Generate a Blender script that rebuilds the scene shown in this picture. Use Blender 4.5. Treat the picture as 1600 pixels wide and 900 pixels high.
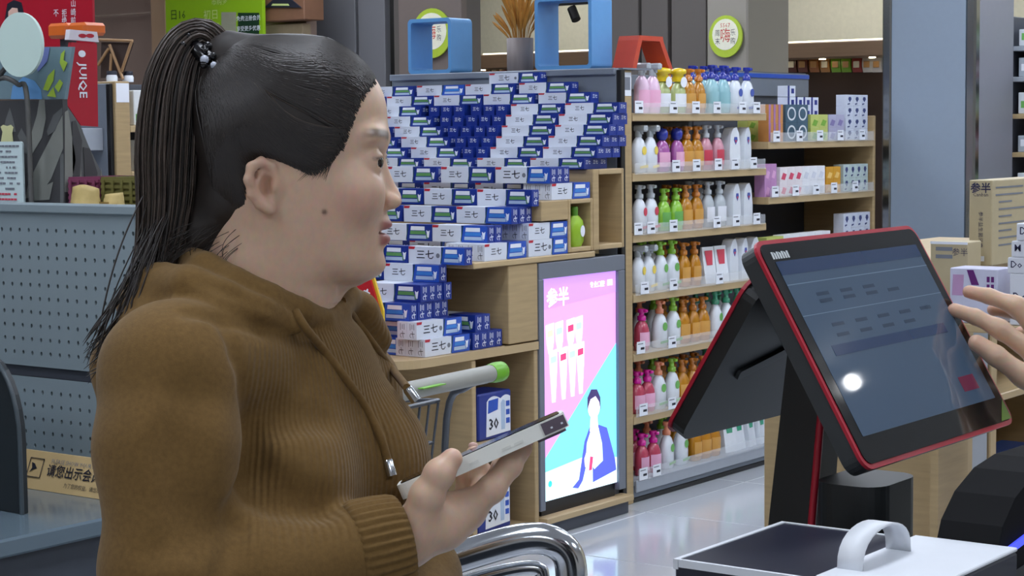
import bpy, math, random
import numpy as np
from math import sin, cos, pi, radians, sqrt, atan, atan2
from mathutils import Matrix, Vector
random.seed(7)
rng = np.random.default_rng(7)
for o in list(bpy.data.objects):
    bpy.data.objects.remove(o)
SC = bpy.context.scene
COL = SC.collection

# ---------------------------------------------------------------- camera
FPX, YAW, HCAM = 3050.0, radians(36.4), 1.55      # focal length in pixels of a 1600 wide frame
PIT, ROLL = atan(248 / FPX), radians(0.57)
CAM = np.array([0, 0, HCAM])
f0 = np.array([-sin(YAW), cos(YAW), 0]); r0 = np.array([cos(YAW), sin(YAW), 0]); z0 = np.array([0, 0, 1.0])
fw = f0 * cos(PIT) - z0 * sin(PIT); up0 = z0 * cos(PIT) + f0 * sin(PIT)
rt = cos(ROLL) * r0 - sin(ROLL) * up0; up = sin(ROLL) * r0 + cos(ROLL) * up0
cd = bpy.data.cameras.new('camera'); cam = bpy.data.objects.new('camera', cd); COL.objects.link(cam)
cd.sensor_width = 36; cd.lens = FPX / 1600 * 36; cd.clip_start = .05
cam.matrix_world = Matrix([[rt[i], up[i], -fw[i], CAM[i]] for i in range(3)] + [[0, 0, 0, 1]])
SC.camera = cam

# ---------------------------------------------------------------- world, exposure
wd = bpy.data.worlds.new('world'); SC.world = wd; wd.use_nodes = True
wd.node_tree.nodes['Background'].inputs[0].default_value = (.78, .86, 1, 1)
wd.node_tree.nodes['Background'].inputs[1].default_value = .25
SC.view_settings.view_transform = 'Standard'; SC.view_settings.look = 'None'
SC.view_settings.gamma = 1; SC.view_settings.use_curve_mapping = False
SC.view_settings.exposure = 0.32
LAMP = 9.0            # emission of the ceiling panels

# ---------------------------------------------------------------- measuring helpers (a photo pixel on a real plane)
def ray(x, y): return fw * FPX + rt * (x - 800) - up * (y - 450)
def at(x, y, ax, c):
    d = ray(x, y); return CAM + d * ((c - CAM[ax]) / d[ax])
def dep(x, y, D): return CAM + ray(x, y) * (D / FPX)

# ---------------------------------------------------------------- materials
MATS = {}
def lin(c):
    return tuple(((v / 255) / 12.92 if v / 255 <= .04045 else ((v / 255 + .055) / 1.055) ** 2.4) for v in c)
def mat(name, rgb, rough=.5, metal=0, var=.06, scale=30, bump=0, bscale=200, emit=0, trans=0, alpha=1, coat=0, spec=.5, stretch=None, sheen=0):
    if name in MATS: return MATS[name]
    m = bpy.data.materials.new(name); m.use_nodes = True; nt = m.node_tree; N = nt.nodes; Lk = nt.links
    b = N['Principled BSDF']; c = lin(rgb)
    b.inputs['Roughness'].default_value = rough; b.inputs['Metallic'].default_value = metal
    b.inputs['Specular IOR Level'].default_value = spec
    b.inputs['Transmission Weight'].default_value = trans; b.inputs['Alpha'].default_value = alpha
    b.inputs['Coat Weight'].default_value = coat; b.inputs['Coat Roughness'].default_value = .08
    b.inputs['Sheen Weight'].default_value = sheen
    tc = N.new('ShaderNodeTexCoord'); mp = N.new('ShaderNodeMapping'); Lk.new(tc.outputs['Object'], mp.inputs[0])
    if stretch: mp.inputs['Scale'].default_value = stretch
    if var:
        nz = N.new('ShaderNodeTexNoise'); nz.inputs['Scale'].default_value = scale; nz.inputs['Detail'].default_value = 4
        Lk.new(mp.outputs[0], nz.inputs['Vector'])
        mx = N.new('ShaderNodeMix'); mx.data_type = 'RGBA'
        mx.inputs[6].default_value = (*[v * (1 - var * 1.6) for v in c], 1); mx.inputs[7].default_value = (*[min(1, v * (1 + var * 1.6)) for v in c], 1)
        Lk.new(nz.outputs['Fac'], mx.inputs[0]); Lk.new(mx.outputs[2], b.inputs['Base Color'])
    else:
        b.inputs['Base Color'].default_value = (*c, 1)
    if bump:
        n2 = N.new('ShaderNodeTexNoise'); n2.inputs['Scale'].default_value = bscale; Lk.new(mp.outputs[0], n2.inputs['Vector'])
        bp = N.new('ShaderNodeBump'); bp.inputs['Strength'].default_value = bump; bp.inputs['Distance'].default_value = .002
        Lk.new(n2.outputs['Fac'], bp.inputs['Height']); Lk.new(bp.outputs[0], b.inputs['Normal'])
    if emit:
        b.inputs['Emission Color'].default_value = (*c, 1); b.inputs['Emission Strength'].default_value = emit
    MATS[name] = m
    return m

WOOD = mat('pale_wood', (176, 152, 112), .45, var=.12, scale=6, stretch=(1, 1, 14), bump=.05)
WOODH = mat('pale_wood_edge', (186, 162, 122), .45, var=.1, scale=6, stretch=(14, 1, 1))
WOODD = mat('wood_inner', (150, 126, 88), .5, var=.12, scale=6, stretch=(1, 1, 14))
GREY = mat('grey_metal', (118, 126, 138), .45, .1, var=.03)
GREYD = mat('dark_grey_metal', (74, 78, 88), .5, .1, var=.04)
GREYL = mat('light_grey_metal', (165, 172, 182), .4, .1, var=.03)
BLACK = mat('black_plastic', (20, 20, 23), .38, var=.05)
DARK = mat('dark_back', (26, 26, 30), .7)
WHITE = mat('white_card', (232, 236, 244), .5, var=.02)
INK = mat('ink', (22, 24, 40), .6, var=.02)
CHROME = mat('chrome', (205, 208, 212), .14, 1, var=.03)
STEEL = mat('brushed_steel', (150, 152, 152), .22, 1, var=.06, scale=4, stretch=(20, 20, .5))
ACRYL = mat('clear_acrylic', (235, 240, 245), .08, alpha=.22, var=0)
PGREY = mat('print_grey', (120, 124, 134), .6)

# ---------------------------------------------------------------- mesh helpers
class MB:
    """collects faces with a material each; build() links them as ONE mesh object"""
    def __init__(s): s.v = []; s.f = []; s.m = []; s.mats = []; s.sm = []
    def mi(s, m):
        if m not in s.mats: s.mats.append(m)
        return s.mats.index(m)
    def add(s, vs, fs, m, smooth=False):
        k = len(s.v); s.v += [tuple(map(float, v)) for v in vs]; i = s.mi(m)
        for f in fs: s.f.append(tuple(k + a for a in f)); s.m.append(i); s.sm.append(smooth)
        return s
    def box(s, lo, hi, m, M=None, bev=0):
        x0, y0, z0_ = lo; x1, y1, z1 = hi
        if bev:
            b = min(bev, abs(x1 - x0) / 2.01, abs(y1 - y0) / 2.01, abs(z1 - z0_) / 2.01)
            vs = []; cx, cy, cz = (x0 + x1) / 2, (y0 + y1) / 2, (z0_ + z1) / 2
            idx = {}
            for sx in (0, 1):
                for sy in (0, 1):
                    for sz in (0, 1):
                        X = (x0, x1)[sx]; Y = (y0, y1)[sy]; Z = (z0_, z1)[sz]
                        dx, dy, dz = (b, -b)[sx], (b, -b)[sy], (b, -b)[sz]
                        for a, p in enumerate(((X, Y + dy, Z + dz), (X + dx, Y, Z + dz), (X + dx, Y + dy, Z))):
                            idx[sx, sy, sz, a] = len(vs); vs.append(p)
            fs = []
            for d in (0, 1):
                fs.append([idx[d, p, q, 0] for p, q in ((0, 0), (0, 1), (1, 1), (1, 0))][::1 if d == 0 else -1])
                fs.append([idx[p, d, q, 1] for p, q in ((0, 0), (1, 0), (1, 1), (0, 1))][::1 if d == 0 else -1])
                fs.append([idx[p, q, d, 2] for p, q in ((0, 0), (0, 1), (1, 1), (1, 0))][::1 if d == 0 else -1])
            for p in (0, 1):
                for q in (0, 1):
                    fs.append([idx[0, p, q, 1], idx[1, p, q, 1], idx[1, p, q, 2], idx[0, p, q, 2]])
                    fs.append([idx[p, 0, q, 0], idx[p, 1, q, 0], idx[p, 1, q, 2], idx[p, 0, q, 2]])
                    fs.append([idx[p, q, 0, 0], idx[p, q, 1, 0], idx[p, q, 1, 1], idx[p, q, 0, 1]])
                    for r in (0, 1): fs.append([idx[p, q, r, 0], idx[p, q, r, 1], idx[p, q, r, 2]])
            # consistent outward winding
            out = []
            V = np.array(vs); c = np.array((cx, cy, cz))
            for f in fs:
                P = V[f]; n = np.cross(P[1] - P[0], P[2] - P[0])
                out.append(f if n @ (P.mean(0) - c) > 0 else f[::-1])
            fs = out
        else:
            vs = [(x, y, z) for x in (x0, x1) for y in (y0, y1) for z in (z0_, z1)]
            fs = [(0, 1, 3, 2), (4, 6, 7, 5), (0, 4, 5, 1), (2, 3, 7, 6), (0, 2, 6, 4), (1, 5, 7, 3)]
        if M is not None: vs = [M @ Vector(v) for v in vs]
        return s.add(vs, fs, m)
    def quad(s, a, b, c, d, m): return s.add([a, b, c, d], [(0, 1, 2, 3)], m)
    def prism(s, poly, t, m, M, tm=None):
        """polygon in the xy plane of M, from z=0 to z=t"""
        n = len(poly); vs = [M @ Vector((x, y, 0)) for x, y in poly] + [M @ Vector((x, y, t)) for x, y in poly]
        s.add(vs, [tuple(range(n))[::-1]] + [(i, (i + 1) % n, n + (i + 1) % n, n + i) for i in range(n)], m)
        s.add(vs[n:], [tuple(range(n))], tm or m); return s
    def tube(s, pts, r, m, n=10, cap=True, smooth=True):
        P = [np.array(p, float) for p in pts]; k = len(P)
        R = r if hasattr(r, '__len__') else [r] * k
        T = [P[min(i + 1, k - 1)] - P[max(i - 1, 0)] for i in range(k)]
        T = [t / (np.linalg.norm(t) + 1e-12) for t in T]
        a = np.cross(T[0], (0, 0, 1.0));
        if np.linalg.norm(a) < .1: a = np.cross(T[0], (1.0, 0, 0))
        vs = []
        for i in range(k):
            a = a - T[i] * (a @ T[i]); a /= np.linalg.norm(a); b = np.cross(T[i], a)
            for j in range(n):
                th = 2 * pi * j / n; vs.append(P[i] + R[i] * (cos(th) * a + sin(th) * b))
        fs = [(i * n + j, i * n + (j + 1) % n, (i + 1) * n + (j + 1) % n, (i + 1) * n + j) for i in range(k - 1) for j in range(n)]
        s.add(vs, fs, m, smooth)
        if cap:
            s.add(vs[:n], [tuple(range(n))[::-1]], m); s.add(vs[-n:], [tuple(range(n))], m)
        return s
    def lathe(s, prof, m, c=(0, 0, 0), n=16, sx=1, sy=1, smooth=True):
        vs = [(c[0] + r * sx * cos(2 * pi * j / n), c[1] + r * sy * sin(2 * pi * j / n), c[2] + z) for r, z in prof for j in range(n)]
        fs = [(i * n + j, i * n + (j + 1) % n, (i + 1) * n + (j + 1) % n, (i + 1) * n + j) for i in range(len(prof) - 1) for j in range(n)]
        s.add(vs, fs, m, smooth)
        s.add(vs[:n], [tuple(range(n))[::-1]], m); s.add(vs[-n:], [tuple(range(n))], m)
        return s
    def text(s, body, size, m, M, align='CENTER', sx=1.0, off=0.0):
        V, Fc = textmesh(body, align, off)
        return s.add([M @ Vector((x * size * sx, y * size, 0)) for x, y in V], Fc, m)
    def mesh(s, name):
        me = bpy.data.meshes.new(name); me.from_pydata(s.v, [], s.f)
        for m in s.mats: me.materials.append(m)
        me.polygons.foreach_set('material_index', s.m); me.polygons.foreach_set('use_smooth', s.sm)
        me.update(); return me
    def build(s, name, parent=None, **k): return obj(name, s.mesh(name), parent, **k)

def obj(name, me, parent=None, loc=None, rz=None, **tags):
    o = bpy.data.objects.new(name, me); COL.objects.link(o)
    if parent is not None: o.parent = parent
    if loc is not None: o.location = loc
    if rz is not None: o.rotation_euler[2] = rz
    return tag(o, **tags)
def tag(o, label=None, cat=None, group=None, kind=None):
    if label: o['label'] = label
    if cat: o['category'] = cat
    if group: o['group'] = group
    if kind: o['kind'] = kind
    return o
def thing(name, label, cat, loc=(0, 0, 0), rz=0, group=None):
    o = bpy.data.objects.new(name, None); COL.objects.link(o); o.location = loc; o.rotation_euler[2] = rz
    o.empty_display_size = .05
    return tag(o, label, cat, group)
def copy_tree(o, parent=None):
    c = o.copy(); COL.objects.link(c)
    if parent is not None: c.parent = parent
    for ch in list(o.children): copy_tree(ch, c)
    return c
_TX = {}
def textmesh(body, align='CENTER', off=0.0):
    k = (body, align, off)
    if k in _TX: return _TX[k]
    cu = bpy.data.curves.new('t', 'FONT'); cu.body = body; cu.align_x = align; cu.align_y = 'CENTER'; cu.size = 1; cu.resolution_u = 1; cu.offset = off
    o = bpy.data.objects.new('t', cu); COL.objects.link(o)
    dg = bpy.context.evaluated_depsgraph_get(); me = o.evaluated_get(dg).to_mesh()
    V = [(v.co.x, v.co.y) for v in me.vertices]; Fc = [tuple(p.vertices) for p in me.polygons]
    # faces must look along +z
    Fo = []
    for f in Fc:
        a = sum(V[f[i]][0] * V[f[(i + 1) % len(f)]][1] - V[f[(i + 1) % len(f)]][0] * V[f[i]][1] for i in range(len(f)))
        Fo.append(f if a > 0 else f[::-1])
    bpy.data.objects.remove(o); bpy.data.curves.remove(cu)
    _TX[k] = (V, Fo); return _TX[k]
def frame(o, x, y):
    """matrix with origin o and plane axes x, y (z = x cross y)"""
    x = Vector(x).normalized(); z = x.cross(Vector(y)).normalized(); y = z.cross(x)
    M = Matrix((x, y, z)).transposed().to_4x4(); M.translation = Vector(o); return M
def rrect(w, h, r, n=5, cx=0, cy=0):
    P = []
    for i, (sx, sy) in enumerate(((1, -1), (1, 1), (-1, 1), (-1, -1))):
        for k in range(n):
            th = -pi / 2 + i * pi / 2 + k * pi / 2 / (n - 1)
            P.append((cx + sx * (w / 2 - r) + r * cos(th), cy + sy * (h / 2 - r) + r * sin(th)))
    return P
def oval(w, h, n=28, cx=0, cy=0): return [(cx + w / 2 * cos(2 * pi * i / n), cy + h / 2 * sin(2 * pi * i / n)) for i in range(n)]
def spline(P, n=6):
    P = [np.array(p, float) for p in P]; out = []
    for i in range(len(P) - 1):
        a, b, c, d = P[max(i - 1, 0)], P[i], P[i + 1], P[min(i + 2, len(P) - 1)]
        for k in range(n):
            t = k / n; out.append(.5 * (2 * b + (c - a) * t + (2 * a - 5 * b + 4 * c - d) * t * t + (3 * b - a - 3 * c + d) * t ** 3))
    return out + [P[-1]]
ORD = ['first', 'second', 'third', 'fourth', 'fifth', 'sixth', 'seventh', 'eighth', 'ninth', 'tenth', 'eleventh', 'twelfth', 'thirteenth', 'fourteenth', 'fifteenth', 'sixteenth', 'seventeenth', 'eighteenth', 'nineteenth', 'twentieth', 'twenty-first', 'twenty-second', 'twenty-third', 'twenty-fourth']
# ================================================================ THE ROOM
X0, X1, Y0, Y1, ZC = -12.2, 3.0, -3.0, 12.2, 3.2
TILE = mat('floor_tile', (196, 200, 206), .12, var=.05, scale=2.2, coat=.3)
GROUT = mat('floor_grout', (150, 152, 156), .6)
fl = MB().box((X0, Y0, -.1), (X1, Y1, -.006), GROUT).build('floor', kind='structure')
tm = MB().box((-.398, -.398, -.006), (.398, .398, 0), TILE, bev=.002).mesh('tile')
for i in range(19):
    for j in range(19): obj('tile', tm, fl, (X0 + .4 + .8 * i, Y0 + .4 + .8 * j, 0))
MB().box((X0, Y0, ZC), (X1, Y1, ZC + .1), mat('ceiling_white', (215, 215, 215), .8)).build('ceiling', kind='structure')
CREAM = mat('cream_wall', (214, 206, 178), .7)
TAUPE = mat('taupe_wall', (112, 98, 90), .7, var=.05, scale=3)
MB().box((X0, Y1, 0), (X1, Y1 + .1, ZC), CREAM).build('wall_back', kind='structure')
MB().box((X0 - .1, Y0, 0), (X0, Y1, ZC), TAUPE).build('wall_left', kind='structure')
MB().box((X1, Y0, 0), (X1 + .1, Y1, ZC), mat('beige_wall', (180, 174, 166), .7)).build('wall_right', kind='structure')
MB().box((X0, Y0 - .1, 0), (X1, Y0, ZC), mat('beige_wall', (180, 174, 166), .7)).build('wall_front', kind='structure')

# ceiling lamps: flat panels in a grid
LM = mat('lamp_diffuser', (236, 243, 255), .5, var=0, emit=LAMP)
hb = MB().box((-.32, -.62, 0), (.32, .62, .05), GREYL, bev=.008).mesh('housing')
db = MB().box((-.29, -.59, -.008), (.29, .59, 0), LM).mesh('diffuser')
k = 0
for j, y in enumerate((-1.2, 1.6, 4.4, 6.6, 8.8, 11)):
    for i, x in enumerate((-8.2, -5.8, -3.4, -1.2, 1.4)):
        if j < 2 and i in (0, 1): continue
        if i == 4 and j in (3, 4): continue
        t = thing('ceiling_light', f'flat white ceiling light panel, {ORD[i]} from the left in the {ORD[j]} row from the camera', 'ceiling light', (x, y, ZC - .052), 0, 'ceiling light panels')
        obj('housing', hb, t); obj('diffuser', db, t)

t = thing('pendant_light', 'small glowing white pendant lamp hanging from the ceiling on the right', 'pendant lamp', (.97, 6.68, 3.06))
MB().lathe([(.006, -.032), (.022, -.024), (.030, -.005), (.030, .008), (.022, .026), (.008, .034)], mat('pendant_glow', (250, 252, 255), .4, var=0, emit=14), n=16).build('opal_shade', t)
MB().tube([(0, 0, .034), (0, 0, .14)], .006, BLACK, 8).build('stem', t)

# ---- pillar with steel corners (right of the shelves)
PIL = mat('pillar_blue_grey', (142, 156, 172), .4, var=.02)
PILS = mat('pillar_side_grey', (128, 130, 140), .5, var=.02)
pa = at(1380, 150, 1, 9.02); pb = at(1395, 150, 1, 9.02); pc = at(1510, 150, 1, 9.02); pd = at(1526, 150, 1, 9.02)
t = tag(MB().box((pa[0] + .01, 9.03, 0), (pd[0] - .01, 9.5, ZC), PILS).build('trim_1'), kind='structure')
MB().box((pb[0], 9.005, 0), (pc[0], 9.03, ZC), PIL).build('pillar_panel', t)
MB().box((pa[0], 9.0, 0), (pb[0], 9.06, ZC), STEEL, bev=.01).build('steel_corner', t)
MB().box((pc[0], 9.0, 0), (pd[0], 9.06, ZC), STEEL, bev=.01).build('steel_corner', t)
# ---- grey panels standing far behind the shelves
PANG = mat('panel_grey', (112, 112, 116), .55, var=.03, scale=3)
PANB = mat('panel_brown_grey', (98, 92, 88), .6, var=.03, scale=3)
def vpanel(name, x0, x1, y, m, z1=ZC, th=.06, par=None, z0_=0, gap=.004):
    a = at(x0, 60, 1, y)[0]; b = at(x1, 60, 1, y)[0]
    return MB().box((a + gap, y, z0_), (b - gap, y + th, z1), m, bev=.004).build(name, par)
w2 = MB().box((at(478, 60, 1, 10.1)[0], 10.06, 0), (at(602, 60, 1, 10.1)[0], 10.2, ZC), DARK).build('wall_partition', kind='structure')
for x0, x1 in ((480, 556), (559, 602)): vpanel('panel', x0, x1, 10.0, PANG, par=w2)
vpanel('panel_edge', 474, 479.5, 9.98, mat('cream_edge', (190, 180, 160), .6), par=w2)
w3 = MB().box((at(938, 60, 1, 10.1)[0], 10.06, 0), (at(1106, 60, 1, 10.1)[0], 10.2, ZC), DARK).build('wall_partition', kind='structure')
for x0, x1 in ((940, 998), (1001, 1044), (1048, 1104)): vpanel('panel', x0, x1, 10.0, PANB, par=w3)
w4 = MB().box((at(622, 60, 1, 10.1)[0], 10.06, 0), (at(722, 60, 1, 10.1)[0], 10.3, ZC), PANB).build('wall_partition', kind='structure')
vpanel('panel', 622, 722, 10.0, mat('panel_taupe', (116, 104, 98), .6, var=.03), par=w4)
COLM = mat('column_beige', (150, 144, 134), .6, var=.03, scale=3)
w5 = MB().box((at(1104, 60, 1, 9.9)[0], 9.9, 0), (at(1168, 60, 1, 9.9)[0], 10.4, ZC), COLM, bev=.01).build('trim_2', kind='structure')
# round shop signs on the columns
GRN = mat('sign_lime', (176, 200, 60), .5); CRM = mat('sign_cream', (238, 236, 214), .5); REDI = mat('sign_red_ink', (196, 62, 52), .5)
def round_sign(px, py, y, label, pw=52, ph=66):
    p = at(px, py, 1, y); s = (at(px + 50, py, 1, y)[0] - at(px - 50, py, 1, y)[0]) / 100
    sv = (at(px, py - 50, 1, y)[2] - at(px, py + 50, 1, y)[2]) / 100
    t = thing('round_shop_sign', label, 'sign', (p[0], y, p[2]))
    M = frame((0, 0, 0), (1, 0, 0), (0, 0, 1))
    MB().prism(oval(pw * s, ph * sv), .012, GRN, M).build('backing', t)
    M2 = frame((0, -.0122, 0), (1, 0, 0), (0, 0, 1))
    MB().prism(oval(pw * .78 * s, ph * .74 * sv, cy=3 * sv), .002, CRM, M2).build('face', t)
    b = MB(); z = -.0146
    b.text('嗨', 24 * sv, REDI, frame((0, z, 0), (1, 0, 0), (0, 0, 1)), sx=.8)
    for dx, dy, ch in ((-12, 5, '周'), (-12, -8, '末'), (12, 5, '乐'), (12, -8, '购')):
        b.text(ch, 11 * sv, INK, frame((dx * s, z, dy * sv), (1, 0, 0), (0, 0, 1)), sx=.85)
    b.text('5567', 9 * sv, REDI, frame((0, z, 17 * sv), (1, 0, 0), (0, 0, 1)))
    b.build('lettering', t)
round_sign(1135, 57, 9.885, 'oval lime and cream shop sign on the beige column by the red lantern')
round_sign(676, 52, 9.985, 'oval lime and cream shop sign seen through the blue frame', 60, 78)

# ---- far wall: wooden canopy with hanging packs, light strip, red lantern, track light
CAN = mat('canopy_wood', (124, 98, 74), .5, var=.1, scale=5, stretch=(1, 14, 14))
CAND = mat('canopy_dark', (58, 40, 30), .6)
GLOW = mat('cove_light', (255, 246, 214), .5, var=0, emit=1.6)
def canopy(xa, xb, y, zt):
    L = at(xa, 90, 1, y)[0]; R = at(xb, 90, 1, y)[0]
    t = MB().box((L, y, zt - .1), (R, y + .5, zt), CAN, bev=.006).build('trim_canopy', kind='structure')
    MB().box((L, y + .3, .2), (R, y + .5, zt - .1), CAND).build('display_back', t)
    MB().box((L, y + .42, zt + .002), (R, y + .48, zt + .03), GLOW).build('cove_strip', t)
    for d in range(int((R - L) / .35)):
        MB().lathe([(.02, 0), (.022, -.006)], mat('added_downlight', (255, 240, 200), .5, emit=16, var=0), (L + .2 + .35 * d, y + .15, zt - .1), 10).build('added_downlight', t)  # small glowing discs added to brighten the hanging packs
    return L, R, y
zt = at(1270, 66, 1, 11.2)[2]
L2, R2, yc = canopy(1150, 1400, 11.2, zt)
L1, R1, _ = canopy(700, 940, 11.2, zt)
packc = [(140, 92, 52), (166, 110, 60), (150, 44, 36), (96, 48, 32), (118, 62, 44), (160, 100, 50), (168, 118, 60), (112, 156, 40), (120, 164, 44), (150, 60, 50), (210, 206, 200), (206, 200, 198), (170, 60, 44), (190, 120, 70)]
packn = ['tan', 'caramel', 'red', 'dark brown', 'maroon', 'orange brown', 'honey', 'leaf green', 'bright green', 'brick red', 'cream', 'pale grey', 'scarlet', 'peach']
def packs(xs, ytop, ybot, y, where):
    for i, x in enumerate(xs):
        k = (i * 5 + int(x)) % 14 if where == 'behind the vase' else i % 14
        a = at(x, ytop, 1, y); s = a[2] - at(x, ybot, 1, y)[2]; w = s * .56
        t = thing('hanging_snack_pack', f'{packn[k]} snack pack hanging on the back wall {where}, {ORD[i]} from the left', 'snack pack', (a[0], y, a[2] - s), 0, 'hanging packs')
        m = mat('pack_' + packn[k].replace(' ', '_'), packc[k], .3)
        b = MB(); n = 5
        for q in range(n):
            z0_ = s * .96 * q / n; z1 = s * .96 * (q + 1) / n; d0 = .02 * sin(pi * q / n) + .006; d1 = .02 * sin(pi * (q + 1) / n) + .006
            b.add([(-w / 2, -d0, z0_), (w / 2, -d0, z0_), (w / 2, -d1, z1), (-w / 2, -d1, z1), (-w / 2, 0, z0_), (w / 2, 0, z0_), (w / 2, 0, z1), (-w / 2, 0, z1)], [(0, 1, 2, 3), (5, 4, 7, 6), (4, 0, 3, 7), (1, 5, 6, 2)], m)
        b.build('pouch', t)
        MB().box((-w * .32, -.032, s * .25), (w * .32, -.024, s * .6), mat('pack_window', (196, 150, 100), .3) if i % 3 else mat('pack_print', (236, 226, 204), .4), bev=.003).build('print_panel', t)
        MB().box((-w * .3, -.012, s * .96), (w * .3, -.002, s * 1.08), WHITE).build('header_card', t)
packs([1179, 1202, 1221, 1239, 1256, 1274, 1291, 1308, 1324, 1341, 1357, 1372], 84, 113, 11.497, 'beside the pillar')
packs([733, 747, 761, 775, 787, 842, 860, 878, 896, 914, 930], 94, 116, 11.497, 'behind the vase')
p = at(1198, 38, 1, 11.6)
t = thing('red_lantern', 'round red paper lantern on the cream back wall', 'lantern', tuple(p))
MB().lathe([(.02, -.075), (.06, -.06), (.083, -.025), (.088, 0), (.083, .025), (.06, .06), (.02, .075)], mat('lantern_red', (188, 48, 40), .6), n=20).build('globe', t)
MB().lathe([(.02, .07), (.022, .1)], mat('lantern_gold', (190, 140, 60), .4), n=10).build('cap', t)
MB().tube([(0, 0, .1), (0, 0, 1.0)], .003, INK, 5).build('cord', t)
MB().lathe([(.005, -.13), (.014, -.1), (.014, -.07)], mat('lantern_gold', (190, 140, 60), .4), n=8).build('tassel', t)
p = at(897, 8, 1, 10.9)
t = thing('track_spotlight', 'black track spotlight hanging above the canopy, seen through the tall blue frame', 'spotlight', tuple(p))
MB().box((-.16, -.015, .0), (.12, .015, .02), BLACK).build('track', t)
MB().tube([(0, 0, .0), (.0, 0, -.03)], .008, BLACK, 8).build('stem', t)
MB().tube([(-.02, 0, -.02), (.03, -.02, -.1)], .032, BLACK, 14).build('lamp_head', t)
MB().tube([(0, 0, .02), (0, 0, 1.1)], .006, BLACK, 6).build('drop_rod', t)
# ================================================================ STEPPED END DISPLAY WITH TOOTHPASTE
XR, XL = -4.264, -5.51
dsp = thing('stepped_display', 'pale wooden stepped end display carrying the piled toothpaste', 'display stand', (-4.9, 5.9, 0))
D0 = Vector((-4.9, 5.9, 0))
def part(name, par, lo, hi, m, bev=.003, off=D0):
    return MB().box(Vector(lo) - off, Vector(hi) - off, m, bev=bev).build(name, par)
def cubby(name, y0, y1, za, zb, oy0, oy1, oz0, oz1, xi=XR - .30):
    part(name + '_core', dsp, (XL, y0, za), (xi, y1, zb), WOOD)
    part(name + '_side', dsp, (xi, y0, za), (XR, oy0, zb), WOOD)
    part(name + '_side', dsp, (xi, oy1, za), (XR, y1, zb), WOOD)
    part(name + '_top', dsp, (xi, oy0, oz1), (XR, oy1, zb), WOODH)
    part(name + '_floor', dsp, (xi, oy0, za), (XR, oy1, oz0), WOODH)
cubby('tower', 6.325, 6.545, 1.075, 1.391, 6.365, 6.530, 1.095, 1.37)
part('tower_back', dsp, (XL, 6.546, .0), (-4.42, 6.598, 1.391), WOOD)
cubby('upper_step', 6.153, 6.322, 1.075, 1.279, 6.17, 6.307, 1.093, 1.262)
part('upper_step_bridge', dsp, (XL, 5.975, 1.203), (XR, 6.152, 1.279), WOOD)
part('upper_step_core', dsp, (XL, 5.975, 1.075), (XR - .30, 6.152, 1.202), WOOD)
part('ledge', dsp, (XL, 5.55, 1.05), (XR + .004, 6.33, 1.072), WOODH)
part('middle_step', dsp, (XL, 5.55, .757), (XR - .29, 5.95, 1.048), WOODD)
part('middle_step_end', dsp, (XR - .289, 5.765, .757), (XR - .002, 5.95, 1.048), WOOD)
# lower shelf with a rounded corner
poly = [(XL, 5.95), (XL, 5.12), (XR - .16, 5.12)] + [(XR - .16 + .16 * sin(a), 5.28 - .16 * cos(a)) for a in np.linspace(0.15, pi / 2, 8)] + [(XR, 5.95)]
MB().prism([(x + 4.9, y - 5.9) for x, y in poly], .03, WOODH, frame((0, 0, .722), (1, 0, 0), (0, 1, 0))).build('lower_shelf', dsp)
part('divider', dsp, (XR - .42, 5.54, .06), (XR - .004, 5.565, .72), WOOD)
part('divider', dsp, (XR - .42, 5.925, .06), (XR - .004, 5.95, .72), WOOD)
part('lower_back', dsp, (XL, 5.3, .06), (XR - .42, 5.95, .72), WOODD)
part('middle_board', dsp, (XR - .42, 5.566, .385), (XR - .01, 5.924, .405), WOODH)
part('bottom_board', dsp, (XL, 5.2, .045), (XR - .002, 5.95, .062), WOODH)
part('kick_plinth', dsp, (XL + .03, 5.25, .0), (XR - .03, 5.94, .044), GREYD)
part('grey_backboard', dsp, (XL, 6.6, .0), (-4.336, 6.625, 1.79), GREY)
part('board_lip', dsp, (XL, 6.585, 1.765), (-4.336, 6.599, 1.792), GREY)
part('slotted_upright', dsp, (-4.335, 6.6, .0), (-4.312, 6.63, 1.785), BLACK)

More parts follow.
